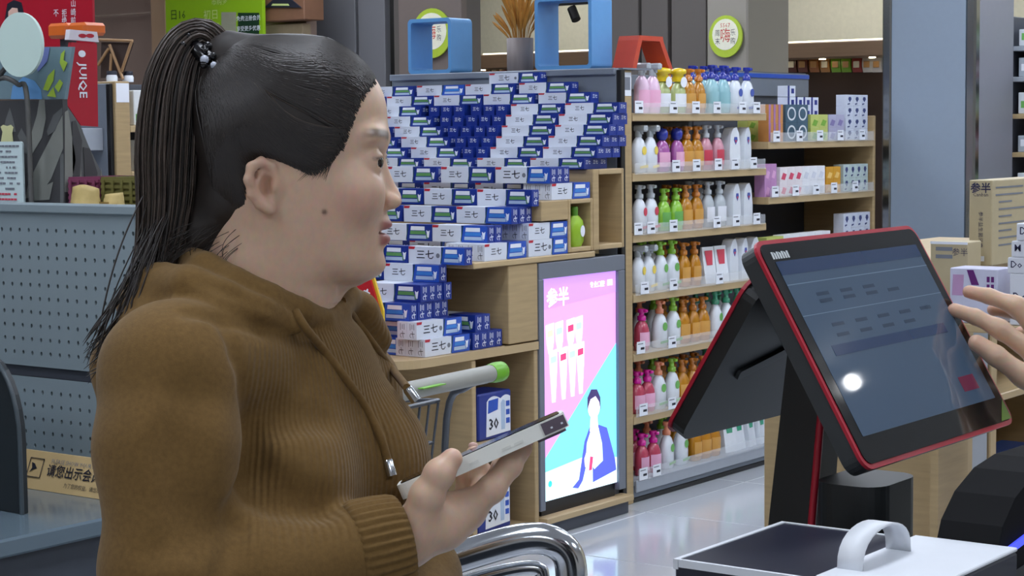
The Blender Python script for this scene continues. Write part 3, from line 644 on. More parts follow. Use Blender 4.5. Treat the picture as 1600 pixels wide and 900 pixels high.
def bottle_meshes(k):
    if k in KM: return KM[k]
    _, _, bm, tm_, sh, lm, h = KIND[k]; out = []
    b = MB(); w = .039
    if sh in ('pump', 'trigger', 'round', 'ball'):
        hb2 = h * (.72 if sh != 'round' else .72); sx = .72
        b.lathe([(w * .88, 0), (w, .006), (w * 1.04, hb2 * .4), (w * .98, hb2 * .72), (w * .7, hb2 * .9), (w * .36, hb2)], bm, n=18, sx=sx); out.append(('bottle_body', b))
        c = MB()
        if sh == 'pump':
            c.lathe([(w * .46, hb2), (w * .48, hb2 + .018), (w * .30, hb2 + .021), (w * .26, h - .018), (w * .44, h - .016), (w * .42, h)], tm_, n=12)
            c.box((0, -.009, h - .015), (.028, .009, h - .002), tm_, bev=.003)
        elif sh == 'trigger':
            c.lathe([(w * .4, hb2), (w * .38, hb2 + .02), (w * .25, hb2 + .035)], tm_, n=10)
            c.box((-.02, -.013, h - .035), (.045, .013, h - .008), tm_, bev=.006); c.box((.016, -.006, hb2 + .012), (.024, .006, h - .03), tm_, bev=.002)
        elif sh == 'round':
            c.lathe([(w * .62, hb2), (w * .66, hb2 + .014), (w * .6, hb2 + .03), (w * .95, hb2 + .036), (w * .9, h), (w * .3, h + .006)], tm_, n=16)
        else:
            c.lathe([(w * .4, hb2), (w * .62, hb2 + .012), (w * .66, hb2 + .03), (w * .5, hb2 + .048), (w * .12, h - .008), (w * .1, h)], tm_, n=16)
        out.append(('cap', c))
        d = MB(); ew = w * .72 * 1.02
        if sh == 'round': d2 = MB(); out.append(('neck_tag', d2)); d2.prism(oval(.042, .045, 18), .0012, lm, frame((w * .74 + .003, 0, hb2 * .98), (0, 1, 0), (0, 0, 1)))
        n = 9; vs = []
        z1, z2_ = hb2 * (.16 if sh != 'round' else .2), hb2 * .62
        for q in range(n):
            a = -1.05 + 2.1 * q / (n - 1); vs += [(w * 1.055 * .72 * cos(a) + .0008, w * 1.06 * sin(a), z1), (w * 1.055 * .72 * cos(a) + .0008, w * 1.06 * sin(a), z2_)]
        d.add(vs, [(2 * q, 2 * q + 2, 2 * q + 3, 2 * q + 1) for q in range(n - 1)], lm if lm is not BT else BT, True)
        if k in ('wb', 'wk', 'wp', 'wg', 'wd', 'wt'): 
            d = MB(); d.prism(oval(.030, .036, 16), .001, lm, frame((w * .75, .002, hb2 * .62), (0, 1, 0), (0, 0, 1))); d2 = MB(); d2.prism([(-.028, .0), (.028, .004), (.028, .016), (-.028, .01)], .001, lm, frame((w * .75, 0, hb2 * .12), (0, 1, 0), (0, 0, 1))); out.append(('label_band', d2))
        out.append(('label_patch', d))
    elif sh == 'slant':
        P = [(-w, 0), (w, 0), (w * 1.02, h * .5), (w * .75, h * .85), (w * .3, h), (-w * .35, h * .97), (-w * .85, h * .8), (-w * 1.02, h * .45)]
        b.prism(P, .05, bm, frame((-.025, 0, 0), (0, 1, 0), (0, 0, 1))); out.append(('bottle_body', b))
        d = MB(); d.prism([(-.014, .02), (0, 0), (.014, .02), (.010, .034), (-.010, .034)], .001, lm, frame((.0252, .004, h * .58), (0, 1, 0), (0, 0, 1))); d.prism([(-.008, .02), (0, .008), (.008, .02)], .001, LBR, frame((.0263, .004, h * .58), (0, 1, 0), (0, 0, 1))); out.append(('label_patch', d))
    elif sh == 'cone':
        b.lathe([(.03, 0), (.03, .02), (.012, h)], bm, n=14); out.append(('bottle_body', b))
    else:
        n = 6; prev = None
        for q in range(n):
            d0 = .024 * (1 - q / n) + .003; d1 = .024 * (1 - (q + 1) / n) + .003; za = h * q / n; zb = h * (q + 1) / n; ww = w * 1.05
            b.add([(d0, -ww, za), (d0, ww, za), (d1, ww, zb), (d1, -ww, zb), (-d0, -ww, za), (-d0, ww, za), (-d1, ww, zb), (-d1, -ww, zb)], [(0, 1, 2, 3), (5, 4, 7, 6), (4, 0, 3, 7), (1, 5, 6, 2)], bm)
        b.add([(d1, -ww, h), (d1, ww, h), (-d1, ww, h), (-d1, -ww, h)], [(0, 1, 2, 3)], bm); out.append(('pouch_body', b))
        d = MB(); d.add([(.0235 + .001, -.024, h * .45), (.0235 + .001, .024, h * .45), (.01, .028, h * .92), (.01, -.028, h * .92)] if False else [(.0165, -.02, h * .5), (.0165, .02, h * .5), (.0085, .028, h * .9), (.0085, -.028, h * .9)], [(0, 1, 2, 3)], lm); out.append(('label_patch', d))
    KM[k] = [(nm, m.mesh(nm)) for nm, m in out]
    return KM[k]
SHN = ['top', 'second', 'third', 'fourth', 'fifth', 'sixth', 'lowest']
def bottle(k, y, z, x, si, cnt, second=False):
    wd_, tw_, *_ = KIND[k]
    sh = KIND[k][4]; base = {'pouch': 'refill pouch', 'cone': 'bottle', 'slant': 'bottle'}.get(sh, 'bottle')
    top = tw_ if sh in ('slant', 'pouch', 'cone') else f'{tw_}-topped'
    cnt[k] = cnt.get(k, 0) + 1
    lab = f'{wd_} {top} {base}, {ORD[cnt[k] - 1]} such from left on the {SHN[si]} bottle shelf'
    if second: lab = f'{wd_} {top} {base} in the back row, number {ORD[cnt[k] - 1]} on the {SHN[si]} bottle shelf'
    t = thing('refill_pouch' if sh == 'pouch' else 'wash_bottle', lab, 'pouch' if sh == 'pouch' else 'bottle', (x, y, z), random.uniform(-.15, .15), 'bottles on the wooden shelf unit')
    for nm, me in bottle_meshes(k): obj(nm, me, t)
ROWS = [
 (0, 150, [('tr', 1001), ('tr', 1018), ('yt', 1034), ('yt', 1058), ('am', 1074), ('am', 1090), ('aq', 1110), ('aq', 1128), ('wb', 1147), ('wb', 1165), ('gc', 1180)]),
 (1, 245, [('wt', 996), ('wt', 1014), ('vi', 1033), ('vi', 1056), ('am', 1071), ('am', 1086), ('ro', 1100), ('ro', 1119), ('ws', 1140), ('ws', 1159), ('ws', 1176)]),
 (2, 335, [('wd', 997), ('wd', 1015), ('gr', 1035), ('gr', 1054), ('am', 1068), ('am', 1086), ('cl', 1104), ('cl', 1122), ('ws', 1142), ('ws', 1160), ('ws', 1179)]),
 (3, 430, [('wt', 995), ('wt', 1010), ('wk', 1030), ('wk', 1048), ('am', 1066), ('am', 1083), ('bx', 1103), ('bx', 1122), ('ws', 1138), ('ws', 1155), ('ws', 1172)]),
 (4, 520, [('mg', 1001), ('wp', 1029), ('wk', 1050), ('am', 1064), ('am', 1081), ('am', 1096), ('wg', 1116), ('wg', 1133), ('wg', 1150)]),
 (5, 610, [('mg', 994), ('mg', 1004), ('wp', 1027), ('wk', 1048), ('am', 1064), ('am', 1080), ('am', 1096), ('am', 1112), ('wg', 1130)]),
 (6, 710, [('mg', 1001), ('mg', 1019), ('wp', 1040), ('wk', 1062), ('am', 1084), ('am', 1098), ('am', 1113), ('po', 1134), ('po', 1149), ('po', 1167), ('po', 1184), ('rp', 1202), ('rp', 1218)])]
for si, py, L in ROWS:
    z = (SZ + [.0945])[si] + .0005; cnt = {}; cb = {}
    ly = 0
    for k, px in L:
        y = max(at(px, py, 0, XG - .055)[1], ly + .079) if ly else max(at(px, py, 0, XG - .055)[1], 6.766)
        ly = y
        if y > 7.815 and si < 6: continue
        bottle(k, y, z, XG - .05, si, cnt)
        if k in ('am', 'wb', 'aq', 'wk', 'mg', 'wg', 'cl', 'ro', 'wp') : bottle(k, y, z, XG - .15, si, cb, True)

# ================================================================ SECOND BAY: SMALL BOXES
g2 = thing('soap_shelves', 'wooden shelf bay of boxed soap between bottles and pillar', 'shelf unit', (XG, 8.4, 0)); H0 = Vector((XG, 8.4, 0))
part('back_panel', g2, (XG - .42, 7.87, 0), (XG - .40, 8.985, 1.82), GREYD, .003, H0)
part('top_rail', g2, (XG - .399, 7.87, 1.70), (XG - .385, 8.985, 1.815), GREY, .003, H0)
part('blue_strip', g2, (XG - .384, 7.9, 1.79), (XG - .38, 8.98, 1.81), TBL, 0, H0)
part('upright', g2, (XG - .4, 8.96, 0), (XG - .01, 8.985, 1.6), WOOD, .003, H0)
S2 = [1.481, 1.229, .98]
for i, z in enumerate(S2):
    shelf(g2, 7.865, 8.955, z, XG, H0, tags=[at(px, [205, 290, 370][i], 0, XG)[1] for px in ((1211, 1247, 1279, 1311, 1345), (1209, 1241, 1273, 1301, 1334), ())[i]])
part('base_deck', g2, (XG - .39, 7.995, .07), (XG, 8.955, .094), GREYL, .003, H0)
part('base_front', g2, (XG - .02, 7.995, .0), (XG - .002, 8.955, .069), GREY, .003, H0)
SB = {'orange and violet': ((200, 140, 80), (168, 120, 170)), 'teal ring': ((66, 92, 110), (220, 226, 230)), 'lime': ((190, 200, 110), (120, 170, 60)), 'lilac': ((176, 174, 200), (130, 120, 170)), 'white and navy': ((220, 226, 240), (30, 44, 130)), 'white crest': ((206, 212, 226), (60, 70, 120)), 'violet': ((190, 140, 190), (220, 170, 210)), 'white and red': ((232, 226, 230), (214, 80, 110)), 'plain white': ((232, 234, 240), (210, 214, 226)), 'amber': ((214, 156, 40), (236, 196, 110)), 'pale green crest': ((186, 202, 200), (60, 70, 120))}
SBM = {}
def soap_mesh(kind, w, h):
    if (kind, w, h) in SBM: return SBM[kind, w, h]
    a, c = SB[kind]; n = kind.replace(' ', '_'); A = mat('soap_' + n, a, .4); B = mat('soap_ink_' + n, c, .4)
    b = MB().box((-.055, 0, 0), (0, w, h), A, bev=.001); Fm = frame((.0004, 0, 0), (0, 1, 0), (0, 0, 1)); e = .0006
    if kind == 'teal ring':
        P = oval(w * .76, h * .76, 20, w / 2, h / 2); Q = oval(w * .56, h * .56, 20, w / 2, h / 2)
        vs = [Fm @ Vector((x, y, e)) for x, y in P + Q]; b.add(vs, [(i, (i + 1) % 20, 20 + (i + 1) % 20, 20 + i) for i in range(20)], B)
    elif 'crest' in kind:
        b.prism([(w * .5, h * .35), (w * .72, h * .6), (w * .64, h * .8), (w * .36, h * .8), (w * .28, h * .6)], e, B, Fm); b.prism([(w * .2, h * .1), (w * .5, h * .16), (w * .5, h * .26), (w * .2, h * .22)], e, B, Fm)
    elif kind == 'white and navy':
        b.prism([(0, 0), (w * .22, 0), (w * .22, h), (0, h)], e, B, Fm); b.prism([(w * .45, h * .3), (w * .8, h * .3), (w * .8, h * .75), (w * .45, h * .75)], e, B, Fm)
    elif kind == 'orange and violet':
        b.prism([(0, 0), (w * .35, 0), (w * .45, h), (0, h)], e, B, Fm)
    else:
        b.prism([(w * .12, h * .18), (w * .6, h * .1), (w * .85, h * .5), (w * .4, h * .62)], e, B, Fm)
    SBM[kind, w, h] = b.mesh('soap_box'); return SBM[kind, w, h]
def soap_stack(kind, px, py, si, n, rows, w, h, dx=0, back=0):
    y = at(px, py, 0, XG - .02)[1]; me = soap_mesh(kind, w, h)
    for r in range(rows):
        for q in range(n):
            if back: pos = 'behind'
            lab = f'{kind} soap box, {ORD[q]} column, {ORD[r]} layer up{" at the back" if back else ""}, {["upper", "middle", "lower"][si]} soap shelf'
            obj('soap_box', me, None, (XG - .02 - dx, y + q * (w + .001) , S2[si] + .0005 + r * (h + .0003)), 0, label=lab, cat='soap box', group='boxed soap on the second bay')
soap_stack('orange and violet', 1201, 190, 0, 3, 2, .045, .085)
soap_stack('teal ring', 1228, 190, 0, 2, 2, .108, .085)
soap_stack('lime', 1267, 195, 0, 2, 2, .086, .062)
soap_stack('lilac', 1295, 195, 0, 2, 2, .08, .062)
soap_stack('white crest', 1322, 190, 0, 3, 4, .078, .055)
soap_stack('white and navy', 1266, 150, 0, 4, 4, .078, .052, .12, 1)
soap_stack('lime', 1206, 150, 0, 2, 3, .086, .056, .125, 1)
soap_stack('lilac', 1238, 150, 0, 2, 3, .08, .056, .125, 1)
obj('soap_box', soap_mesh('white and navy', .078, .052), None, (XG - .14, at(1266, 150, 0, XG - .02)[1], S2[0] + .211), 0, label='single white and navy soap box on top of the navy stack', cat='soap box', group='boxed soap on the second bay')
soap_stack('violet', 1195, 285, 1, 2, 2, .055, .075)
soap_stack('white and red', 1219, 280, 1, 3, 2, .072, .066)
soap_stack('plain white', 1254, 280, 1, 3, 2, .075, .066)
soap_stack('amber', 1291, 280, 1, 2, 2, .075, .062)
soap_stack('pale green crest', 1318, 280, 1, 4, 2, .066, .066)
soap_stack('lime', 1198, 360, 2, 2, 1, .08, .062)
soap_stack('plain white', 1224, 360, 2, 6, 1, .078, .066)
soap_stack('white crest', 1318, 355, 2, 4, 2, .072, .07)
# ================================================================ LEFT: COUNTER, PEGBOARD, CARDBOARD DISPLAY
YP = 2.383; ZT = .918
PEG = mat('pegboard_grey', (138, 152, 158), .45, var=.03, scale=4)
CTR = mat('counter_top_grey', (96, 112, 122), .16, var=.04, scale=5)
CTD = mat('counter_front_dark', (58, 64, 74), .5)
ctr = thing('checkout_counter', 'grey checkout counter at the lower left carrying the member card sign', 'counter', (-3.1, 1.8, 0)); C0 = Vector((-3.1, 1.8, 0))
cp = lambda n, lo, hi, m, bev=.004: part(n, ctr, lo, hi, m, bev, C0)
cp('counter_top', (-3.9, 1.2, ZT - .03), (-2.43, YP + .02, ZT), CTR)
cp('counter_front', (-3.85, 1.25, .06), (-2.455, YP, ZT - .031), CTD)
cp('counter_plinth', (-3.8, 1.3, 0), (-2.5, YP - .04, .059), BLACK)
# pegboard: real holes punched through thin steel panels
pg = thing('pegboard_shelf', 'grey steel pegboard back standing behind the checkout counter', 'pegboard', (-3.1, YP, 0)); G1 = Vector((-3.1, YP, 0))
def punched(name, xa, xb, za, zb, px, pz, ox, oz, r=.0032):
    b = MB(); nx = int((xb - xa) / px); nz = int((zb - za - oz) / pz)
    xs_ = xa + ox; n = 8; hw, hh = px / 2, pz / 2
    for i in range(nx):
        for j in range(nz):
            cx = xs_ + px * (i + .5) ; cz = za + oz + pz * (j + .5)
            sq = [(cx + hw, cz), (cx + hw, cz + hh), (cx, cz + hh), (cx - hw, cz + hh), (cx - hw, cz), (cx - hw, cz - hh), (cx, cz - hh), (cx + hw, cz - hh)]
            ci = [(cx + r * cos(2 * pi * q / n), cz + r * 1.35 * sin(2 * pi * q / n)) for q in range(n)]
            vs = [(x + 3.1, 0, z) for x, z in sq + ci] + [(x + 3.1, .004, z) for x, z in ci]
            b.add(vs, [(q, n + q, n + (q + 1) % n, (q + 1) % n) for q in range(n)] + [(n + q, 2 * n + q, 2 * n + (q + 1) % n, n + (q + 1) % n) for q in range(n)], PEG)
    xe = xs_ + px * nx; ze = za + oz + pz * nz
    if xe < xb: b.add([(xe + 3.1, 0, za), (xb + 3.1, 0, za), (xb + 3.1, 0, zb), (xe + 3.1, 0, zb)], [(0, 1, 2, 3)], PEG)
    if ze < zb: b.add([(xa + 3.1, 0, ze), (xe + 3.1, 0, ze), (xe + 3.1, 0, zb), (xa + 3.1, 0, zb)], [(0, 1, 2, 3)], PEG)
    if oz > 0: b.add([(xa + 3.1, 0, za), (xe + 3.1, 0, za), (xe + 3.1, 0, za + oz), (xa + 3.1, 0, za + oz)], [(0, 1, 2, 3)], PEG)
    return b.build(name, pg)
xe = at(221, 330, 1, YP)[0]
punched('upper_panel', -3.75, xe, 1.118, 1.404, .0255, .0255, 0, .012)
punched('lower_panel', -3.75, xe, .922, 1.098, .0255, .0255, 0, .008)
pp_ = lambda n, lo, hi, m, bev=.002: part(n, pg, lo, hi, m, bev, G1)
pp_('hollow_back', (-3.75, YP + .012, .922), (xe, YP + .03, 1.39), DARK, 0)
pp_('seam_strip', (-3.75, YP + .005, 1.096), (xe, YP + .011, 1.12), GREYD)
pp_('top_lip', (-3.76, YP - .006, 1.404), (xe + .004, YP + .03, 1.4225), PEG, .003)
pp_('end_post', (xe, YP + .0, .922), (xe + .018, YP + .04, 1.4035), PEG)
pp_('top_tray', (-3.75, YP + .032, 1.385), (xe - .02, YP + .44, 1.405), GREYL)
pp_('rear_post', (-3.7, YP + .36, .0), (-3.66, YP + .40, 1.384), GREY)
pp_('rear_post', (xe - .1, YP + .36, .0), (xe - .06, YP + .40, 1.384), GREY)
# member card sign: a slanted card block
sg = Vector((-2.782, 2.262, ZT + .0006)); SGM = mat('sign_sand', (206, 178, 128), .4, var=.04)
t = thing('member_card_sign', 'small slanted sand-coloured member card sign on the grey counter', 'sign', sg)
A_ = Vector((0, 0, 0)); W_ = .30; H_ = .064; B_ = .03
MB().prism([(0, 0), (.05, 0), (.03, H_), (.026, H_)], W_, SGM, frame((0, 0, 0), (0, 1, 0), (0, 0, 1))).build('sign_block', t)
FS = frame((0, -.0008, 0), (1, 0, 0), (0, .026, H_)); b = MB()
b.text('PLEASE SHOW YOUR MEMBERSHIP CARD', .011, PGREY, FS @ Matrix.Translation((.078, .054, .0006)), 'LEFT')
b.text('请您出示会员卡', .0235, INK, FS @ Matrix.Translation((.072, .036, .0006)), 'LEFT', off=.012)
b.text('为了您的权益，请出示', .0095, INK, FS @ Matrix.Translation((.125, .014, .0006)), 'LEFT')
for q in range(4):
    a = [(.022, .022), (.058, .022), (.058, .056), (.022, .056)]; p, r_ = a[q], a[(q + 1) % 4]
    b.box(Vector((min(p[0], r_[0]) - .0006, min(p[1], r_[1]) - .0006, .0002)), Vector((max(p[0], r_[0]) + .0006, max(p[1], r_[1]) + .0006, .001)), INK, FS)
b.prism([(.028, .030), (.036, .036), (.044, .038), (.036, .046), (.028, .048), (.032, .038)], .0008, INK, FS)
b.build('sign_lettering', t)
# dark rounded monitor back at the far left
pm0 = at(20, 735, 1, 2.20)
t = thing('dark_monitor', 'dark rounded monitor casing at the left edge above the counter', 'monitor', (-3.0, 2.1, ZT + .0006))
xr_ = at(30, 680, 1, 2.1)[0] + 3.0; zt_ = at(0, 562, 1, 2.1)[2] - ZT
DM = mat('monitor_dark', (34, 40, 44), .4, var=.05)
P = [(xr_ - .5, .0), (xr_, 0)] + [(xr_ - .085 + .085 * cos(a), .12 + (zt_ - .115) * sin(a)) for a in np.linspace(0, pi / 2, 9)] + [(xr_ - .5, zt_ + .01)]
MB().prism(P, .014, DM, frame((0, .014, 0), (1, 0, 0), (0, 0, 1))).build('casing', t)
MB().tube([(x + .001, .0, z) for x, z in P[1:-1]], .004, mat('monitor_rim', (70, 80, 86), .35), 6).build('rim', t)

# ---- cardboard counter display on the tray
ZB = 1.406; YF = 2.47
CBD = mat('cardboard_charcoal', (66, 66, 68), .55, var=.06); CBL = mat('print_pale_rock', (134, 136, 130), .6, var=.14, scale=14); CBM = mat('print_mid_rock', (98, 100, 100), .6, var=.12, scale=14)
RED = mat('display_red', (176, 22, 44), .4, var=.05); ORA = mat('display_orange', (222, 108, 40), .4)
xF = at(100, 240, 1, YF)[0]
cb = thing('cardboard_display', 'dark cardboard counter display printed with pale rocks and a red side', 'display box', (xF, YF, ZB)); K0 = Vector((xF, YF, ZB))
def fl2(px, py): q = at(px, py, 1, YF); return (q[0] - xF, q[2] - ZB)       # on the front plane
def sd2(px, py): q = at(px, py, 0, xF); return (q[1] - YF, q[2] - ZB)        # on the side plane
h1 = fl2(50, 156)[1]; h2 = fl2(50, 74)[1]
MB().box((-.42, 0, 0), (0, .012, h1), CBD).build('front_panel', cb)
b = MB(); FMf = frame((0, -.0004, 0), (1, 0, 0), (0, 0, 1))
def fpoly(L, m, q=0): b.prism([fl2(*p) for p in L], .0005, m, frame((0, -.0004 - .0006 * q, 0), (1, 0, 0), (0, 0, 1)))
fpoly([(40, 310), (45, 285), (62, 250), (80, 215), (98, 180), (99, 232), (80, 280), (62, 306)], CBL)
fpoly([(42, 240), (46, 220), (58, 180), (62, 156), (70, 156), (72, 185), (66, 215), (50, 242)], CBL)
fpoly([(74, 205), (84, 180), (98, 168), (98, 178), (86, 205), (76, 212)], CBM, 1)
fpoly([(5, 205), (10, 185), (16, 168), (22, 190), (25, 206)], CBM)
fpoly([(28, 212), (34, 200), (42, 215), (48, 240), (40, 240)], CBM)
fpoly([(60, 300), (72, 290), (84, 284), (78, 312), (50, 314)], CBL, 1)
b.build('rock_print', cb)
b = MB(); CR = mat('print_cream_bird', (214, 214, 160), .6)
b.prism([fl2(*p) for p in [(2, 224), (5, 206), (2, 198), (6, 195), (12, 197), (18, 195), (22, 199), (20, 208), (22, 224)]], .0006, CR, frame((0, -.0012, 0), (1, 0, 0), (0, 0, 1))); b.build('bird_print', cb)
# leafy picture above the front
MB().prism([fl2(*p) for p in [(-60, 155), (98, 155), (110, 73), (-60, 73)]], .008, mat('print_teal_grey', (116, 140, 150), .5, var=.15, scale=10), frame((0, .012, 0), (1, 0, 0), (0, 0, 1))).build('picture_panel', cb)
def pprint(nm, polys, m, q=1):
    b = MB()
    for L in polys: b.prism([fl2(*p) for p in L], .0005, m, frame((0, .0035 - .0006 * q, 0), (1, 0, 0), (0, 0, 1)))
    return b.build(nm, cb)
pprint('blue_figure_print', [[(15, 155), (18, 135), (35, 120), (52, 126), (62, 140), (64, 155)]], mat('print_sky', (104, 156, 208), .5))
pprint('leaf_print', [[(66, 140), (74, 118), (84, 108), (82, 126), (74, 142)], [(92, 98), (94, 84), (100, 78), (98, 94), (104, 98), (98, 112)], [(84, 136), (92, 124), (97, 130), (90, 144)], [(72, 150), (82, 136), (86, 152)]], mat('print_leaf', (170, 198, 70), .5), 2)
pprint('pale_figure_print', [[(60, 74), (76, 74), (72, 96), (58, 112), (52, 100)]], mat('print_lilac', (120, 130, 190), .5))
# side: grey wedge with rocks, red pentagon above
MB().prism([sd2(*p) for p in [(100, 157), (126, 196), (140, 230), (182, 317), (100, 317)]], .01, CBM, frame((-.011, 0, 0), (0, 1, 0), (0, 0, 1)), CBM).build('side_wedge', cb)
b = MB()
for L, m in (([(101, 175), (106, 172), (118, 250), (108, 300), (101, 300)], CBL), ([(112, 190), (118, 188), (128, 220), (122, 300), (114, 310)], CBD), ([(130, 230), (140, 232), (152, 270), (148, 312), (134, 312)], CBD), ([(122, 300), (126, 262), (130, 312)], CBL), ([(156, 312), (158, 262), (162, 312)], CBL)):
    b.prism([sd2(*p) for p in L], .0006, m, frame((.0002, 0, 0), (0, 1, 0), (0, 0, 1)))
b.build('side_rock_print', cb)
MB().prism([sd2(*p) for p in [(100, 156), (103, 130), (112, 66), (152, 68), (154, 198), (127, 196)]], .008, RED, frame((-.009, 0, 0), (0, 1, 0), (0, 0, 1))).build('red_side_panel', cb)
b = MB(); o2 = sd2(129, 126)
b.text('JUIQE', .026, WHITE, frame((.0004, o2[0], o2[1]), (0, 0, -1), (0, 1, 0)), sx=1.0, off=.015)
o3 = sd2(128, 84); b.prism(oval(.018, .013, 14, o3[0], o3[1]), .0004, WHITE, frame((0, 0, 0), (0, 1, 0), (0, 0, 1)))
b.build('brand_lettering', cb)
MB().prism([sd2(*p) for p in [(106, 62), (108, 46), (150, 50), (153, 66)]], .012, mat('collar_white', (216, 208, 216), .5), frame((-.009, 0, 0), (0, 1, 0), (0, 0, 1))).build('white_collar', cb)
b = MB()
for x in (127, 139): o4 = sd2(x, 56); b.prism(oval(.02, .008, 10, *o4), .0006, RED, frame((.0032, 0, 0), (0, 1, 0), (0, 0, 1)))
b.build('collar_marks', cb)
# red poster with the portrait behind, orange pack
yq = 2.80; a = at(-60, 100, 1, yq); c = at(143, -40, 1, yq); zpo = at(60, 150, 1, yq)[2] - ZB
t = thing('red_poster', 'red poster with white vertical writing at the top left', 'poster', (a[0], yq, ZB))
W = c[0] - a[0]; Hh = c[2] - ZB
MB().box((0, 0, zpo), (W, .006, Hh), RED).build('poster_board', t)
for xx_ in (.1, W - .12): MB().box((xx_, .001, 0), (xx_ + .012, .006, zpo), GREYD).build('support_leg', t)
def pq(px, py): q = at(px, py, 1, yq); return (q[0] - a[0], q[2] - ZB)
b = MB()
for px, py, s_ in ((88, 21, '不'), (101, 21, '拒'), (115, 6, '山'), (115, 20, '崎'), (101, 33, '绝'), (115, 33, '前')):
    u_, v_ = pq(px, py); b.text(s_, .017, WHITE, frame((u_, -.0008, v_), (1, 0, 0), (0, 0, 1)))
b.build('poster_writing', t)
b = MB(); b.prism([pq(*p) for p in [(8, 30), (12, 6), (22, 0), (34, 4), (38, 22), (34, 34), (12, 36)]], .0006, INK, frame((0, -.0004, 0), (1, 0, 0), (0, 0, 1)))
b.prism([pq(*p) for p in [(14, 32), (14, 18), (20, 12), (28, 13), (30, 26), (26, 34)]], .0006, mat('print_skin', (226, 186, 170), .5), frame((0, -.0012, 0), (1, 0, 0), (0, 0, 1)))
b.build('portrait_print', t)
p = at(105, 59, 1, 2.66)
t = thing('orange_pack', 'orange striped pack lying above the red side panel', 'pack', (p[0], 2.66, ZB))
zz0 = at(105, 59, 1, 2.66)[2] - ZB; zz1 = at(105, 35, 1, 2.66)[2] - ZB
MB().box((-.062, 0, zz0), (-.002, .06, zz1), ORA, bev=.006).build('pack_half', t); MB().box((0, 0, zz0 + .004), (.052, .06, zz1 - .001), ORA, bev=.006).build('pack_half', t)
MB().box((-.045, .02, 0), (-.03, .05, zz0 - .001), GREYD).build('support_block', t)
# white text card leaning on the display, pale oval paddle
def card(px0, px1, py0, py1, y, m, name, label, cat, lines=0):
    a = at(px0, py1, 1, y); c = at(px1, py0, 1, y); w, h = c[0] - a[0], c[2] - ZB
    t = thing(name, label, cat, (a[0], y, ZB)); MB().prism(rrect(w, h, .006, 4, w / 2, h / 2), .004, m, frame((0, 0, 0), (1, 0, 0), (0, 0, 1))).build('card', t)
    return t, w, h
t, w, h = card(-22, 37, 221, 306, 2.44, mat('card_mint_white', (206, 224, 226), .4), 'price_card', 'pale printed text card standing before the dark display', 'card')
b = MB()
for q in range(11):
    zz_ = h * (.92 - .078 * q) ; x1 = w * random.uniform(.75, .95); x0 = w * .3
    if q in (4, 8): x0 = w * .55
    n = 7
    for s_ in range(n):
        if random.random() < .8: b.box((x0 + (x1 - x0) * s_ / n, -.0049, zz_), (x0 + (x1 - x0) * (s_ + .8) / n, -.0041, zz_ + h * .028), LBR if q > 8 else PGREY)
b.build('printed_lines', t)
p = at(34, 70, 1, 2.42)
t = thing('oval_paddle', 'blank pale mint oval paddle on a curved grey arm', 'paddle', (p[0], 2.42, ZB))
s_ = (at(70, 70, 1, 2.42)[0] - at(0, 70, 1, 2.42)[0]); sv = at(34, 20, 1, 2.42)[2] - at(34, 121, 1, 2.42)[2]
MB().prism(oval(s_, sv, 36, 0, p[2] - ZB), .006, mat('paddle_mint', (204, 226, 218), .5, var=.01), frame((0, 0, 0), (1, 0, 0), (0, 0, 1))).build('oval_face', t)
arm = [at(*q, 1, 2.435) - np.array([p[0], 2.42, ZB]) for q in [(34, 90), (-5, 124), (10, 122), (28, 132), (42, 150)]]
arm = arm[1:] + [np.array([arm[-1][0] + .004, arm[-1][1], 0.003])]
MB().tube([(0, .004, p[2] - ZB)] + list(arm[:1]) + spline(arm, 5)[1:], .005, mat('arm_grey', (92, 92, 90), .5), 8).build('curved_arm', t)
# two baskets and two snack bags
def basket(px0, px1, py0, y, m, label, d=.12):
    a = at(px0, 317, 1, y); c = at(px1, py0, 1, y); w, h = c[0] - a[0], c[2] - ZB
    t = thing('plastic_basket', label, 'basket', (a[0], y, ZB), 0, 'plastic baskets on the tray')
    MB().box((0, 0, 0), (w, d, .006), m).build('basket_floor', t)
    for lo, hi in (((0, 0, .007), (w, .004, h)), ((0, d - .004, .007), (w, d, h)), ((0, .0045, .007), (.004, d - .0045, h)), ((w - .004, .0045, .007), (w, d - .0045, h))):
        MB().box(lo, hi, m).build('basket_wall', t)
    b = MB()
    for q in range(5): b.box((.002, -.0035, .01 + (h - .02) * q / 4), (w - .002, -.0003, .016 + (h - .02) * q / 4), m)
    b.build('basket_ribs', t)
    for q in range(4): MB().box((w * (.08 + .25 * q), -.006, .01), (w * (.08 + .25 * q) + .006, -.0038, h - .006), m).build('basket_stay', t)
basket(108, 156, 277, 2.47, mat('basket_mauve', (128, 62, 92), .5), 'mauve plastic basket behind the creased tan bag')
basket(159, 215, 277, 2.47, mat('basket_olive', (108, 104, 54), .5), 'olive plastic basket beside the mauve one')
TAN = mat('bag_tan', (198, 174, 112), .6, var=.15, scale=30, bump=.4, bscale=60)
